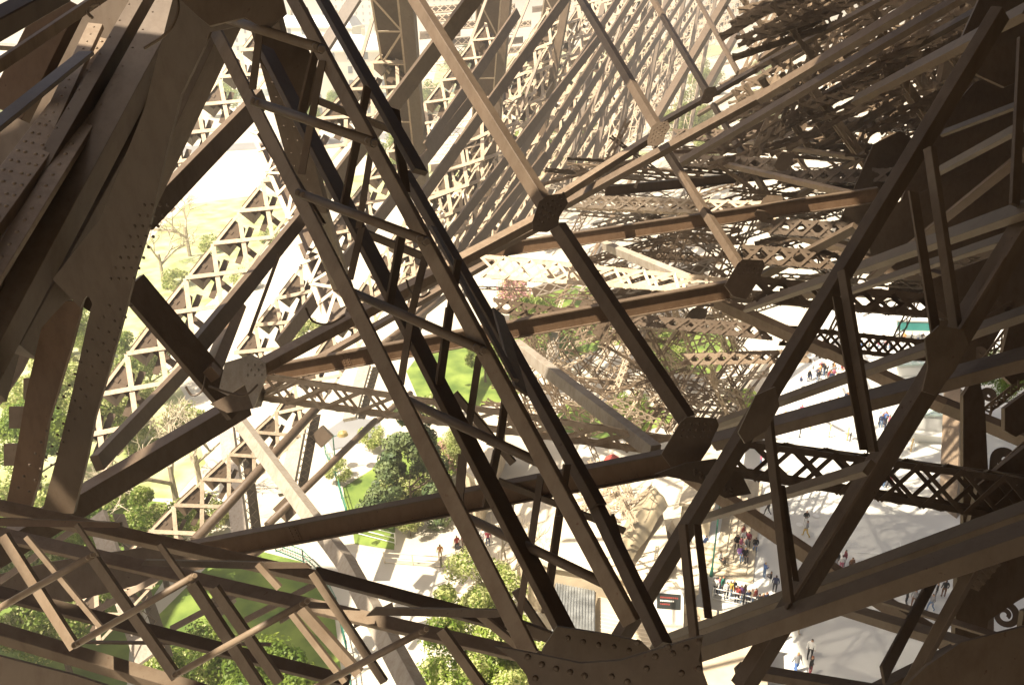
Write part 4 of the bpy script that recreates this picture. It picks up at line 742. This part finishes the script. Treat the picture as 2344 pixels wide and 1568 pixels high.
for i, (x, y) in enumerate([(40, 1120), (120, 1150), (230, 960), (290, 870), (160, 800), (330, 1000), (420, 960), (250, 1130), (30, 900), (470, 1180), (370, 1200), (700, 760), (560, 640), (480, 560), (400, 640), (620, 540)]):
    tree('low yellow green shrub in the scrub left of the middle, seen between steel members', 'shrub', x, y, 1.2, 1.3, grp='low shrubs of the left scrub', name='garden_shrub')
for a in [('pink blossoming tree right of the kinked chord', 1180, 668, 3.5, 1.), ('pink blossoming shrub right of the conifer', 1035, 1040, 2, .7)]:
    tree(a[0], 'pink', a[1], a[2], a[3], a[4], grp='pink blossoming trees', name='blossom_tree')
for a in [('bare pale tree under the riveted chord', 400, 1130, 2, 1.25), ('second bare pale tree beside the pale scroll post', 455, 1090, 2, 1.1), ('bare tree at the left of the bright gap', 430, 560, 2, 1.3), ('bare tree near the flat brace', 370, 620, 2, 1.2), ('thin bare tree behind the yellow tree tops', 1120, 1380, 2, 1.0)]:
    tree(a[0], 'bare', a[1], a[2], a[3], a[4], grp='bare pale trees', name='bare_tree')
# distant trees and city
rr = random.Random(3)
for i in range(26):
    x = rr.uniform(-100, 1750); y = rr.uniform(60, 360)
    tree('small pale tree far away, glimpsed between the arch bands', rr.choice(['pale', 'green', 'green2']), x, y, 6, rr.uniform(1.2, 2.2), grp='far trees')
def house(label, x, y, wd, dp, ht, rot, fl=5):
    c = Z(x, y, 0); t = thing('city_building', label, 'building', (c.x, c.y, 0), 'far city buildings'); o = V((c.x, c.y, 0))
    a = V((math.cos(rot), math.sin(rot), 0)); b = V((-a.y, a.x, 0)); u = V((0, 0, 1))
    m = MB(); m.box(o + u * ht / 2, a * wd / 2, b * dp / 2, u * ht / 2); m.box(o + u * (ht * .2) , a * (wd / 2 + .3), b * (dp / 2 + .3), u * .3); m.box(o + u * (ht - .4), a * (wd / 2 + .5), b * (dp / 2 + .5), u * .3); m.build('wall', FACADE, t)
    m = MB(); m.prism(o + u * ht, o + u * (ht + 3.5), [(-wd / 2, -dp / 2), (wd / 2, -dp / 2), (wd / 2, dp / 2), (-wd / 2, dp / 2)], a, b, [(-wd / 2 + 2, -dp / 2 + 2), (wd / 2 - 2, -dp / 2 + 2), (wd / 2 - 2, dp / 2 - 2), (-wd / 2 + 2, dp / 2 - 2)]); rf = m.build('roof', SLATE, t)
    for k in (-.3, .25):
        m = MB(); m.box(o + u * (ht + 4) + a * wd * k, a * .5, b * 1.2, u * 1.6); m.build('chimney', STONE, rf)
    nx = max(3, int(wd / 5))
    for j in range(fl):
        for i in range(nx):
            m = MB(); p = o - b * (dp / 2 + .03) + a * (wd * ((i + .5) / nx - .5)) + u * (ht * (j + .55) / fl); m.box(p, a * .65, b * .05, u * 1.05); m.build('window', WIN, t)
for a in [('far pale apartment block with grey roof, leftmost behind the first arch band', 520, 120, 40, 14, 22, .1), ('far pale apartment block behind the second rod', 735, 190, 34, 14, 22, -.15), ('far pale apartment block below the first strut group', 790, 262, 30, 14, 20, .2),
          ('far pale apartment block at the top edge left of the widest column', 800, 70, 40, 15, 24, 0), ('far apartment block between the upright columns', 1030, 60, 40, 14, 22, .1), ('far apartment block above the crowded bands', 1380, 30, 50, 15, 24, -.1)]:
    house(*a)
# ------------------------------------------------------------------ fences
def fence(label, pts, h, step, m, grp='fences round the lawns', mesh=False, z0=0):
    W = [Z(x, y, z0) for x, y in pts]; t = thing('garden_fence', label, 'fence', W[0], grp); u = V((0, 0, 1))
    for a, b in zip(W, W[1:]):
        L_ = (b - a).length; n = max(1, int(L_ / step)); n = min(n, 24)
        for i in range(n + 1):
            mb = MB(); p = a.lerp(b, i / n); mb.box(p + u * h / 2, V((.04, 0, 0)), V((0, .04, 0)), u * h / 2); mb.build('post', m, t)
        for z in (.15, h * .55, h - .04):
            mb = MB(); mb.bar(a + u * z, b + u * z, u, .05, .05); mb.build('rail', m, t)
        if mesh:
            mb = MB(); k = int(L_ / .25)
            for i in range(k): mb.bar(a.lerp(b, i / k) + u * .15, a.lerp(b, i / k) + u * h, (b - a).cross(u), .02, .02)
            mb.build('wire', m, t)
    return t
fence('green fence curving between the shaded lawn and the gravel path', [(632, 1262), (695, 1288), (738, 1330), (772, 1400), (795, 1500), (806, 1600)], 1.3, 2.2, GREENP, mesh=True)
fence('green fence on the left side of the path behind the riveted beam', [(745, 1040), (770, 1100), (795, 1185)], 1.1, 2.2, GREENP)
fence('white gate closing the small lawn under the riveted beam', [(812, 1222), (905, 1246)], 1.1, 3, WHITE)
fence('pale low rail in the cream forecourt', [(880, 1290), (1010, 1300), (1090, 1270)], 1.1, 2., CANVAS)
fence('pale blue barrier rail by the grass beneath the conifer', [(862, 1125), (880, 1165), (900, 1158)], 1.1, 2., WHITE)
fence('thin barrier rail crossing the plaza among the queue posts', [(1765, 1008), (1830, 1002), (1945, 1010), (2090, 1030)], 1.0, 3, WHITE)
fence('glass topped railing between the crowd and the terrace', [(1630, 1372), (1700, 1388), (1752, 1402)], 1.1, 1.6, WHITE)
# ------------------------------------------------------------------ forecourt buildings
def wbox(mb, o, a, b, h0, h1, i0, i1, j0, j1): mb.box(o + a * (i0 + i1) / 2 + b * (j0 + j1) / 2 + V((0, 0, (h0 + h1) / 2)), a * (i1 - i0) / 2, b * (j1 - j0) / 2, V((0, 0, (h1 - h0) / 2)))
# stepped monument base
p0 = Z(1723, 1336); pl = Z(1629, 1317); pr_ = Z(1736, 1268); a = (pl - p0); la = a.length; a.normalize(); b = (pr_ - p0); b = (b - a * b.dot(a)).normalized()
mon = thing('stepped_monument', 'stepped stone base where visitors sit, beside the plaza', 'monument', p0)
for i in range(5):
    mb = MB(); s = i * .55; wbox(mb, p0, a, b, i * .17, (i + 1) * .17, s, la + 3, s, 14 - s * .4); mb.build('step', STONE2, mon)
mb = MB(); wbox(mb, p0, a, b, .85, .9, 2.9, la + 3, 2.9, 12); mb.build('inner_floor', WHITE, mon)
mb = MB(); wbox(mb, p0, a, b, .9, 3.4, 3.7, la + 3, 3.6, 11.5); wbox(mb, p0, a, b, 3.4, 3.7, 3.5, la + 3.2, 3.4, 11.7); mb.build('plinth', STONE2, mon)
# terrace with panels and dark sign
q0 = Z(1760, 1416, 3.95); q1 = Z(1370, 1345, 3.95); q0.z = q1.z = 0; a = (q1 - q0).normalized(); b = V((a.y, -a.x, 0)); b = b if b.y < 0 else -b; ln = (q1 - q0).length
ter = thing('stone_terrace', 'beige stone terrace with panelled low wall below the monument', 'terrace', q0)
mb = MB(); wbox(mb, q0, a, b, 0, 3.2, 0, ln, 0, 11); mb.build('body', STONE, ter)
for i in range(int(ln / 1.6)):
    mb = MB(); wbox(mb, q0, a, b, 3.2, 3.95, i * 1.6 + .06, i * 1.6 + 1.5, .1, .18); mb.build('wall_panel', CANVAS, ter)
for j in range(9):
    mb = MB(); wbox(mb, q0, a, b, 3.2, 3.23, 4, ln - .5, 1.5 + j * .35, 1.58 + j * .35); mb.build('floor_slat', CANVAS, ter)
c = Z(1530, 1400, 4.2); t = thing('notice_board', 'white notice board with a dark lettered screen on the terrace', 'notice board', (c.x, c.y, 3.2)); u = V((0, .34, .94)); r_ = V((1, -.12, 0)).normalized(); n_ = r_.cross(u).normalized(); n_ = n_ if n_.y < 0 else -n_
mb = MB(); mb.box(c, r_ * .95, u * 1.5, n_ * .12); mb.build('panel', WHITE, t)
mb = MB(); mb.box(c + u * .75 + n_ * .13, r_ * .75, u * .5, n_ * .03); scn = mb.build('screen', BLACKP, t)
RED = mat('red_lettering', (.3, .05, .04), .5)
for j in range(3):
    mb = MB(); 
    for i in range(9 - j * 2): mb.box(c + u * (1.0 - .22 * j) + n_ * .165 + r_ * (-.5 + .13 * i), r_ * .045, u * .05, n_ * .004)
    mb.build('text_line', RED if j != 1 else WHITE, scn)
# grey perforated roof panel
t = thing('ribbed_canopy', 'grey perforated panel roof hung left of the gusset chords', 'canopy', Z(1315, 1440))
q = [Z(1272, 1334, 4), Z(1362, 1352, 4), Z(1362, 1470, 4), Z(1262, 1455, 4)]; mb = MB(); mb.slab(q, V((0, 0, -.15))); mb.build('panel', GREYMESH, t)
for i in range(14):
    mb = MB(); mb.bar(q[0].lerp(q[1], (i + .5) / 14) + V((0, 0, .05)), q[3].lerp(q[2], (i + .5) / 14) + V((0, 0, .05)), V((0, 0, 1)), .06, .06); mb.build('rib', GREYMESH, t)
for k in q: mb = MB(); mb.tube(V((k.x, k.y, 0)), V((k.x, k.y, 3.85)), .08); mb.build('post', STEEL, t)
# big cream roof, masonry base of the leg
def roofed(name, label, cat, pts, z, m, wall=STONE, th=.4):
    q = [Z(x, y, z) for x, y in pts]; t = thing(name, label, cat, V((q[0].x, q[0].y, 0))); mb = MB(); mb.slab([p + V((0, 0, .0)) for p in q], V((0, 0, -th))); mb.build('roof', m, t)
    c = sum(q, V()) / len(q); qq = [c + (p - c) * .93 for p in q]; mb = MB(); mb.slab([V((p.x, p.y, z - th - .02)) for p in qq], V((0, 0, -(z - th - .02)))); mb.build('wall', wall, t); return t
roofed('cream_pavilion', 'big cream roof filling the gap between the girder chords', 'pavilion', [(1180, 1130), (1500, 1090), (1540, 1290), (1500, 1330), (1260, 1290), (1170, 1250)], 5, CANVAS)
roofed('cream_pavilion', 'sunlit cream roof right of the bright leg, by the tan leg', 'pavilion', [(1480, 1290), (1560, 1230), (1600, 1250), (1600, 1350), (1480, 1360)], 4.2, CANVAS)
roofed('cream_pavilion', 'long pale roof above the fourth rod end, right of the conifer', 'pavilion', [(1050, 1060), (1120, 960), (1160, 960), (1100, 1110)], 4.5, CANVAS)
q = [Z(1395, 1260, 5.2), Z(1470, 1140, 5.2), Z(1530, 1160, 5.2), Z(1500, 1240, 5.2), Z(1440, 1300, 5.2)]
t = thing('draped_cover', 'tan and grey draped cover over machinery on the cream roof', 'cover', Z(1460, 1220, 5)); mb = MB(); n = 22
for i in range(n + 1):
    for j in range(n + 1):
        p = q[0].lerp(q[1], i / n).lerp(q[4].lerp(q[2], i / n), j / n); mb.v.append(p + V((0, 0, .3 + .8 * math.sin(j / n * 3.1) + .14 * math.sin(i * .55 + j * .25) + .08 * math.sin(j * .8))))
for i in range(n):
    for j in range(n): k = i * (n + 1) + j; mb.f.append((k, k + 1, k + n + 2, k + n + 1)); mb.m.append(0)
mb.build('cloth', mat('tan_tarpaulin', (.36, .3, .2), .35, .2, .6, .2), t, smooth=True)
# kiosks / truck
def kiosk(name, label, cx, cy, wd, dp, ht, rot, roof, band, sill=True):
    o = Z(cx, cy); t = thing(name, label, 'kiosk', o, 'plaza kiosks'); a = V((math.cos(rot), math.sin(rot), 0)); b = V((-a.y, a.x, 0)); o = o - a * wd / 2
    mb = MB(); wbox(mb, o, a, b, 0, ht, 0, wd, 0, dp); mb.build('body', WHITE, t)
    mb = MB(); wbox(mb, o, a, b, ht, ht + .15, -.2, wd + .2, -.2, dp + .2); rf = mb.build('roof', roof, t)
    for k in range(3):
        mb = MB(); wbox(mb, o, a, b, ht + .15, ht + .2, wd * (k + .45) / 3, wd * (k + .45) / 3 + .05, -.2, dp + .2); mb.build('seam', WHITE, rf)
    mb = MB(); wbox(mb, o, a, b, ht * .5, ht * .9, .15, wd - .15, -.08, -.003); mb.build('fascia', band, t)
    mb = MB(); wbox(mb, o, a, b, ht * .35, ht * .4, .1, wd - .1, -.7, -.003); mb.build('counter', WHITE, t)
    mb = MB(); wbox(mb, o, a, b, ht + .2, ht + .7, wd * .68, wd * .85, dp * .2, dp * .5); mb.build('roof_unit', SLATE, t)
kiosk('sales_kiosk', 'white kiosk with teal front at the top of the plaza', 2088, 778, 4.6, 2.6, 2.6, -.06, WHITE, TEAL)
kiosk('glazed_kiosk', 'white kiosk with pale green roof beside the upright post', 2115, 1012, 3.4, 5.2, 3.0, -.12, GLASSY, WHITE)
kiosk('sales_kiosk', 'partly hidden white kiosk near the ribbed struts', 2075, 880, 3., 2.2, 2.4, .1, GLASSY, WHITE)
# queue posts, lamp posts
for i, (x, y) in enumerate([(1855, 985), (1897, 1003), (1938, 1010), (2084, 1035)]):
    o = Z(x, y); t = thing('queue_post', ['yellow chained queue post, leftmost', 'yellow chained queue post, second from the left', 'yellow chained queue post, third from the left', 'yellow chained queue post beside the glazed kiosk'][i], 'queue post', o, 'queue posts on the plaza')
    mb = MB(); mb.tube(o, o + V((0, 0, .06)), .25, .2, 12); mb.build('base', WHITE, t); mb = MB(); mb.tube(o + V((0, 0, .06)), o + V((0, 0, 1.6)), .04); mb.build('pole', WHITE, t)
    mb = MB()
    for k in range(9): mb.tube(o + V((0, 0, .15 + k * .16)), o + V((0, 0, .22 + k * .16)), .075, .075, 8)
    mb.build('chain', YEL, t)
for i, (x, y, h, lb) in enumerate([(1628, 1318, 8, 'green lamp post with round brass shades beside the monument'), (770, 1080, 4, 'short green lamp post near the left path')]):
    o = Z(x, y); t = thing('lamp_post', lb, 'lamp post', o); mb = MB(); mb.tube(o, o + V((0, 0, .8)), .16, .1); mb.tube(o + V((0, 0, .8)), o + V((0, 0, h)), .07, .05); mb.build('pole', GREENP, t)
    for k in (-1, 1):
        mb = MB(); mb.bar(o + V((0, 0, h - .3)), o + V((k * .8, 0, h)), V((0, 1, 0)), .05, .05); mb.build('arm', GREENP, t)
        mb = MB(); c = o + V((k * .9, 0, h - .1)); mb.tube(c, c + V((0, 0, .28)), .5, .38, 16); mb.tube(c + V((0, 0, .28)), c + V((0, 0, .42)), .38, .1, 16); mb.build('lamp_shade', GOLD, t)
# red parasol-like sign and table parasols
for x, y, lb, m_ in [(935 + 465, 1098, 'small red parasol in the bright gap', mat('red_cloth', (.35, .05, .04), .6)), (1058, 1230, 'brown parasol beside the seated group', RUST)]:
    o = Z(x, y); t = thing('parasol', lb, 'parasol', o); mb = MB(); mb.tube(o, o + V((0, 0, 2.3)), .03); mb.build('pole', STEEL, t); mb = MB(); mb.tube(o + V((0, 0, 2.1)), o + V((0, 0, 2.7)), .8, .05, 8); mb.build('canopy', m_, t)
# small paving marks on the plaza
pm = MB()
for x, y in [(1745, 1095), (1770, 1130), (1800, 1165), (1830, 1200), (1868, 1180), (1760, 1180), (1850, 1120), (1880, 1100), (1790, 1240)]:
    c = Z(x, y, gz[0] + .004); pm.add([c + V((math.cos(k) * .28, math.sin(k) * .28, 0)) for k in [i * math.pi / 5 for i in range(10)]], [tuple(range(10))])
tag(pm.build('pavement_studs', WHITE), kind='structure')
pm = MB()
for a_, b_ in [((1945, 1168), (1941, 1240)), ((1930, 1262), (2145, 1275)), ((1900, 1060), (1930, 1300)), ((2060, 1240), (2075, 1330))]:
    pm.bar(Z(*a_, gz[0] + .004), Z(*b_, gz[0] + .004), V((0, 0, 1)), .05, .004)
pm.bar(Z(1722, 1095, gz[0] + .004), Z(1722, 1170, gz[0] + .004), V((0, 0, 1)), .6, .004)
tag(pm.build('pavement_joints', WHITE), kind='structure')

# ------------------------------------------------------------------ people
def person_mesh(pose):
    J = {'pel': (0, 0, .95), 'wst': (0, 0, 1.1), 'ch': (0, .01, 1.32), 'nk': (0, .01, 1.48), 'hd': (0, -.01, 1.58), 'tp': (0, 0, 1.70),
         'sl': (-.18, .01, 1.40), 'el': (-.25, .03, 1.13), 'wl': (-.25, -.05, .9), 'hl': (-.25, -.08, .81), 'sr': (.18, .01, 1.40), 'er': (.25, .03, 1.13), 'wr': (.25, -.05, .9), 'hr': (.25, -.08, .81),
         'tl': (-.10, 0, .88), 'kl': (-.11, -.02, .5), 'al': (-.11, .02, .09), 'fl': (-.12, -.15, .04), 'tr': (.10, 0, .88), 'kr': (.11, -.02, .5), 'ar': (.11, .02, .09), 'fr': (.12, -.15, .04)}
    if pose == 'walk': J.update(kl=(-.1, -.2, .52), al=(-.1, -.22, .1), fl=(-.1, -.38, .07), kr=(.1, .08, .5), ar=(.1, .34, .14), fr=(.1, .22, .03), wl=(-.24, .12, .93), hl=(-.24, .14, .84), wr=(.24, -.22, .98), hr=(.24, -.27, .9))
    if pose == 'phone': J.update(el=(-.25, -.05, 1.14), wl=(-.1, -.27, 1.2), hl=(-.05, -.33, 1.24), er=(.25, -.05, 1.14), wr=(.1, -.27, 1.2), hr=(.05, -.33, 1.24))
    if pose == 'sit':
        for k in list(J):
            x, y, z = J[k]
            if k[0] not in 'kaf': J[k] = (x, y, z - .45)
        J.update(kl=(-.12, -.42, .5), al=(-.12, -.45, .09), fl=(-.12, -.6, .04), kr=(.12, -.42, .5), ar=(.12, -.45, .09), fr=(.12, -.6, .04), wl=(-.16, -.2, .56), hl=(-.12, -.3, .55), wr=(.16, -.2, .56), hr=(.12, -.3, .55))
    R_ = dict(pel=.15, wst=.135, ch=.16, nk=.06, hd=.095, tp=.075, sl=.075, el=.05, wl=.036, hl=.04, sr=.075, er=.05, wr=.036, hr=.04, tl=.095, kl=.065, al=.045, fl=.04, tr=.095, kr=.065, ar=.045, fr=.04)
    E = 'pel-wst wst-ch ch-nk nk-hd hd-tp ch-sl sl-el el-wl wl-hl ch-sr sr-er er-wr wr-hr pel-tl tl-kl kl-al al-fl pel-tr tr-kr kr-ar ar-fr'.split()
    ks = list(J); me = bpy.data.meshes.new('sk'); me.from_pydata([J[k] for k in ks], [tuple(ks.index(q) for q in e.split('-')) for e in E], [])
    o = bpy.data.objects.new('sk', me); S.collection.objects.link(o); md = o.modifiers.new('s', 'SKIN'); ss = o.modifiers.new('ss', 'SUBSURF'); ss.levels = 1
    for i, k in enumerate(ks):
        sv = me.skin_vertices[0].data[i]; sv.radius = (R_[k], R_[k] * (.72 if k in ('pel', 'wst', 'ch') else 1)); sv.use_root = (k == 'pel')
    dg = bpy.context.evaluated_depsgraph_get(); ev = o.evaluated_get(dg); nm = bpy.data.meshes.new_from_object(ev); bpy.data.objects.remove(o)
    dz = .45 if pose == 'sit' else 0
    for _ in range(4): nm.materials.append(None)
    for p in nm.polygons:
        c = p.center; z = c.z + dz; arm = abs(c.x) > .2 and z < 1.45
        hand = min((c - V(J['hl'])).length, (c - V(J['hr'])).length) < .075
        p.use_smooth = True
        if pose == 'sit' and c.z < .58 and c.y < -.12 and not hand and abs(c.x) < .2: p.material_index = 1; continue
        if z > 1.5: p.material_index = 3 if (z > 1.64 or c.y > .03) else 2
        elif hand: p.material_index = 2
        elif arm or z > .97: p.material_index = 0
        else: p.material_index = 1
    nm.name = 'person'; return nm
PM = {k: person_mesh(k) for k in ('stand', 'walk', 'phone', 'sit')}
CLR = {'black': (.015, .015, .018), 'navy': (.02, .03, .08), 'red': (.34, .05, .045), 'pink': (.5, .14, .22), 'white': (.75, .75, .73), 'grey': (.25, .25, .26), 'blue': (.08, .16, .4), 'green': (.03, .2, .14), 'yellow': (.6, .42, .1), 'brown': (.16, .08, .04), 'purple': (.17, .08, .24), 'beige': (.5, .42, .3), 'denim': (.1, .17, .3), 'orange': (.45, .22, .08), 'maroon': (.22, .03, .05),
       'skin': (.5, .3, .2), 'blonde': (.5, .35, .15), 'dark': (.02, .015, .01), 'auburn': (.25, .08, .03)}
CM = {k: mat(k + '_cloth' if k not in ('skin', 'blonde', 'dark', 'auburn') else k + '_tone', v, .8, .06, 4) for k, v in CLR.items()}
def person(x, y, top, bot, where, pose='stand', hair='dark', rot=None, z=0, s=1., extra=''):
    c = Z(x, y, z); o = bpy.data.objects.new('person', PM[pose]); S.collection.objects.link(o); o.location = c; s *= .9 if y < 1420 else 1.08; o.scale = (s, s, s)
    o.rotation_euler.z = rot if rot is not None else random.uniform(0, 6.28)
    for i, k in enumerate((top, bot, 'skin', hair)): o.material_slots[i].link = 'OBJECT'; o.material_slots[i].material = CM[k]
    verb = {'stand': 'standing', 'walk': 'walking', 'phone': 'standing with raised hands', 'sit': 'sitting'}[pose]
    tag(o, f'person in {top} top, {bot} trousers, ' + {'stand': '', 'phone': '', 'walk': 'walking ', 'sit': 'sitting '}[pose] + where, 'person', 'visitors')
    if extra: 
        mb = MB(); a = o.rotation_euler.z; d = V((math.sin(a) * .0 - math.sin(a) * -.2, math.cos(a) * .2, 0)); mb.box(c + V((0, 0, 1.22)) + V((-math.sin(a), math.cos(a), 0)) * .2, V((.14, 0, 0)), V((0, .1, 0)), V((0, 0, .2))); k = mb.build('backpack', CM[extra], origin=c); tag(k, f'{extra} backpack on the person {where}', 'backpack')
PP = [(1785, 1470, 'maroon', 'denim', 'at the lower left of the bottom plaza opening', 'stand'), (1770, 1474, 'navy', 'denim', 'nearest the widest brace in the bottom plaza opening', 'stand'), (1820, 1447, 'brown', 'beige', 'under the dark band edge in the bottom opening', 'walk'),
      (1852, 1508, 'white', 'black', 'uppermost of the trio in the bottom opening', 'stand'), (1852, 1550, 'black', 'maroon', 'below the white-topped one in the bottom opening', 'stand', 'auburn'), (1820, 1542, 'grey', 'blue', 'left in the trio of the bottom opening', 'walk', 'blonde'),
      (1842, 1204, 'black', 'white', 'behind the yellow-trousered walker', 'phone', 'auburn'), (1844, 1228, 'grey', 'yellow', 'alone in the plaza opening', 'walk'), (1788, 1158, 'navy', 'denim', 'beside the ribbed strut', 'walk'), (1756, 1178, 'black', 'black', 'left of the ribbed strut', 'walk'),
      (1683, 1140, 'black', 'beige', 'near the white stripe beyond the monument', 'stand', 'blonde'), (1740, 1068, 'pink', 'denim', 'under the laced girder at the left', 'stand'), (1902, 1290, 'black', 'black', 'at the left of the group above the dark band', 'stand'), (1912, 1298, 'black', 'grey', 'second in the group above the dark band', 'stand'),
      (1931, 1296, 'maroon', 'grey', 'tallest in the group above the dark band', 'stand'), (1924, 1306, 'white', 'pink', 'front of the group above the dark band', 'stand'), (1946, 1312, 'brown', 'black', 'right end of the group above the dark band', 'stand'),
      (1748, 1322, 'blue', 'denim', 'alone right of the monument steps', 'phone', 'blonde'), (1761, 1344, 'black', 'white', 'below the blue-jacketed one', 'phone'), (1772, 1356, 'navy', 'black', 'at the dark band edge right of the monument', 'stand'),
      (2023, 1114, 'pink', 'denim', 'behind the laced girder on the plaza', 'walk'), (2034, 1116, 'maroon', 'black', 'right of the pink one behind the laced girder', 'walk'), (2013, 1112, 'black', 'denim', 'left of the pink one behind the laced girder', 'walk'),
      (2073, 1380, 'black', 'black', 'left in the small triangle at the lower right', 'stand'), (2089, 1388, 'grey', 'brown', 'second in the small triangle at the lower right', 'stand'), (2110, 1378, 'navy', 'blue', 'middle of the small triangle at the lower right', 'stand', 'blonde'), (2128, 1398, 'grey', 'denim', 'right in the small triangle, walking away', 'walk'),
      (2140, 1370, 'black', 'grey', 'farthest right beside the brown post', 'stand'), (2094, 1352, 'white', 'denim', 'farther back in the small triangle', 'stand'), (2158, 1366, 'black', 'brown', 'touching the brown post side', 'stand'),
      (1831, 888, 'navy', 'white', 'alone at the left of the crowd', 'stand', 'auburn'), (1763, 902, 'purple', 'black', 'at the far left tip of the crowd gap', 'stand')]
for p in PP: person(p[0], p[1], p[2], p[3], p[4], *p[5:7], s=random.uniform(.95, 1.05)) if len(p) > 5 else None
# sitting on the steps
for x, y, zz, t_, b_, wh, h_ in [(1647, 1288, .4, 'white', 'black', 'alone on the front steps of the monument', 'dark'), (1704, 1280, .4, 'black', 'black', 'on the right steps, legs stretched', 'blonde'), (1693, 1276, .5, 'purple', 'denim', 'on the right steps beside the black-dressed one', 'dark'), (1695, 1255, .5, 'pink', 'white', 'upper right steps of the monument', 'dark'),
                                (1700, 1240, .5, 'white', 'grey', 'top of the right steps', 'dark'), (1712, 1243, .3, 'maroon', 'black', 'beside the steps at the beige member', 'dark'), (1728, 1256, .0, 'black', 'denim', 'on the ground right of the steps', 'dark'), (1686, 1250, .6, 'black', 'black', 'with crossed arms on the top steps', 'dark'),
                                (1700, 1228, .4, 'red', 'grey', 'highest on the right steps', 'auburn'), (1614, 1252, .3, 'blue', 'navy', 'left of the green lamp post', 'dark')]:
    person(x, y, t_, b_, wh, 'sit', h_, rot=random.uniform(-.5, .9), z=zz)
# crowd at the railing
cc = ['white', 'pink', 'green', 'white', 'yellow', 'black', 'red', 'purple', 'brown', 'navy', 'beige', 'red', 'black', 'brown', 'navy', 'grey']
wh = ['first from the left behind the railing', 'second from the left behind the railing, hooded', 'third behind the railing', 'fourth behind the railing', 'fifth behind the railing', 'sixth behind the railing', 'seventh behind the railing', 'eighth behind the railing', 'ninth behind the railing', 'tenth behind the railing', 'eleventh behind the railing', 'with a red cap behind the railing', 'thirteenth behind the railing', 'near the right end of the railing', 'second from the right end of the railing', 'last at the right end of the railing']
for i, (c_, w_) in enumerate(zip(cc, wh)):
    person(1636 + i * 8.2, 1360 + i * 3.1 - (i % 3) * 5, c_, ['black', 'denim', 'grey'][i % 3], w_, 'stand', ['dark', 'blonde', 'auburn', 'dark'][i % 4], rot=random.uniform(-.8, .8))
# people behind the grey panel and in the cream forecourt
for i, (x, y, t_, b_, w_) in enumerate([(1288, 1338, 'black', 'black', 'leftmost above the grey panel'), (1304, 1342, 'red', 'white', 'second above the grey panel'), (1324, 1344, 'white', 'beige', 'third above the grey panel, pale dressed'), (1337, 1350, 'purple', 'navy', 'fourth above the grey panel'), (1356, 1354, 'red', 'maroon', 'right end above the grey panel'), (1368, 1375, 'navy', 'denim', 'upper right beside the grey panel'),
                                        (1369, 1400, 'black', 'navy', 'largest beside the grey panel'), (1380, 1406, 'blue', 'denim', 'right of the grey panel among others'), (1391, 1408, 'black', 'black', 'lowest right of the grey panel'), (1364, 1410, 'red', 'grey', 'touching the grey panel edge'),
                                        (1046, 1262, 'red', 'black', 'left in the sunlit group by the brown parasol'), (1062, 1256, 'maroon', 'brown', 'middle of the sunlit group by the brown parasol'), (1052, 1280, 'black', 'white', 'front of the sunlit group by the brown parasol'), (1104, 1246, 'white', 'grey', 'left of the pair right of the first chord'), (1117, 1250, 'maroon', 'navy', 'right of the pair right of the first chord'), (1008, 1282, 'orange', 'beige', 'alone in the cream forecourt')]):
    person(x, y, t_, b_, w_, 'stand', ['dark', 'auburn', 'blonde'][i % 3])
# crowd near the kiosks
rc = random.Random(5); KC = list(CLR)[:15]
def crowd(n, x0, x1, f, sp, where):
    for i in range(n):
        x = rc.uniform(x0, x1); y = f(x) + rc.uniform(-sp, sp)
        person(x, y, rc.choice(['black', 'navy', 'white', 'pink', 'grey', 'red', 'black', 'blue', 'orange']), rc.choice(['black', 'denim', 'grey', 'navy']), where, rc.choice(['stand', 'walk', 'stand', 'phone']), rc.choice(['dark', 'dark', 'blonde', 'auburn']))
crowd(26, 1845, 1930, lambda x: 862 + (x - 1845) * .1, 14, 'in the dense crowd between the dark braces')
crowd(14, 1780, 1945, lambda x: 985 - (x - 1760) * .33, 8, 'in the thin line under the long dark band')
crowd(10, 1960, 2040, lambda x: 802, 9, 'behind the laced girder near the teal kiosk')
crowd(7, 1990, 2035, lambda x: 975, 10, 'in the queue beside the ribbed brace')
crowd(4, 2058, 2118, lambda x: 786, 3, 'at the counter of the teal kiosk')
crowd(3, 2150, 2166, lambda x: 960, 8, 'beside the glazed kiosk')
# ------------------------------------------------------------------ thin haze added to lift the dark tones
hz = MB(); hz.box(V((0, 3000, 30)), V((5500, 0, 0)), V((0, 3300, 0)), V((0, 0, 31.5)))
hm = bpy.data.materials.new('haze_air'); hm.use_nodes = True; hn = hm.node_tree; hn.nodes.remove(hn.nodes['Principled BSDF'])
pv = hn.nodes.new('ShaderNodeVolumePrincipled'); pv.inputs['Color'].default_value = (.95, .9, .8, 1); pv.inputs['Density'].default_value = .0016; pv.inputs['Anisotropy'].default_value = .3
hn.links.new(pv.outputs[0], hn.nodes['Material Output'].inputs['Volume'])
tag(hz.build('haze', hm), kind='stuff')
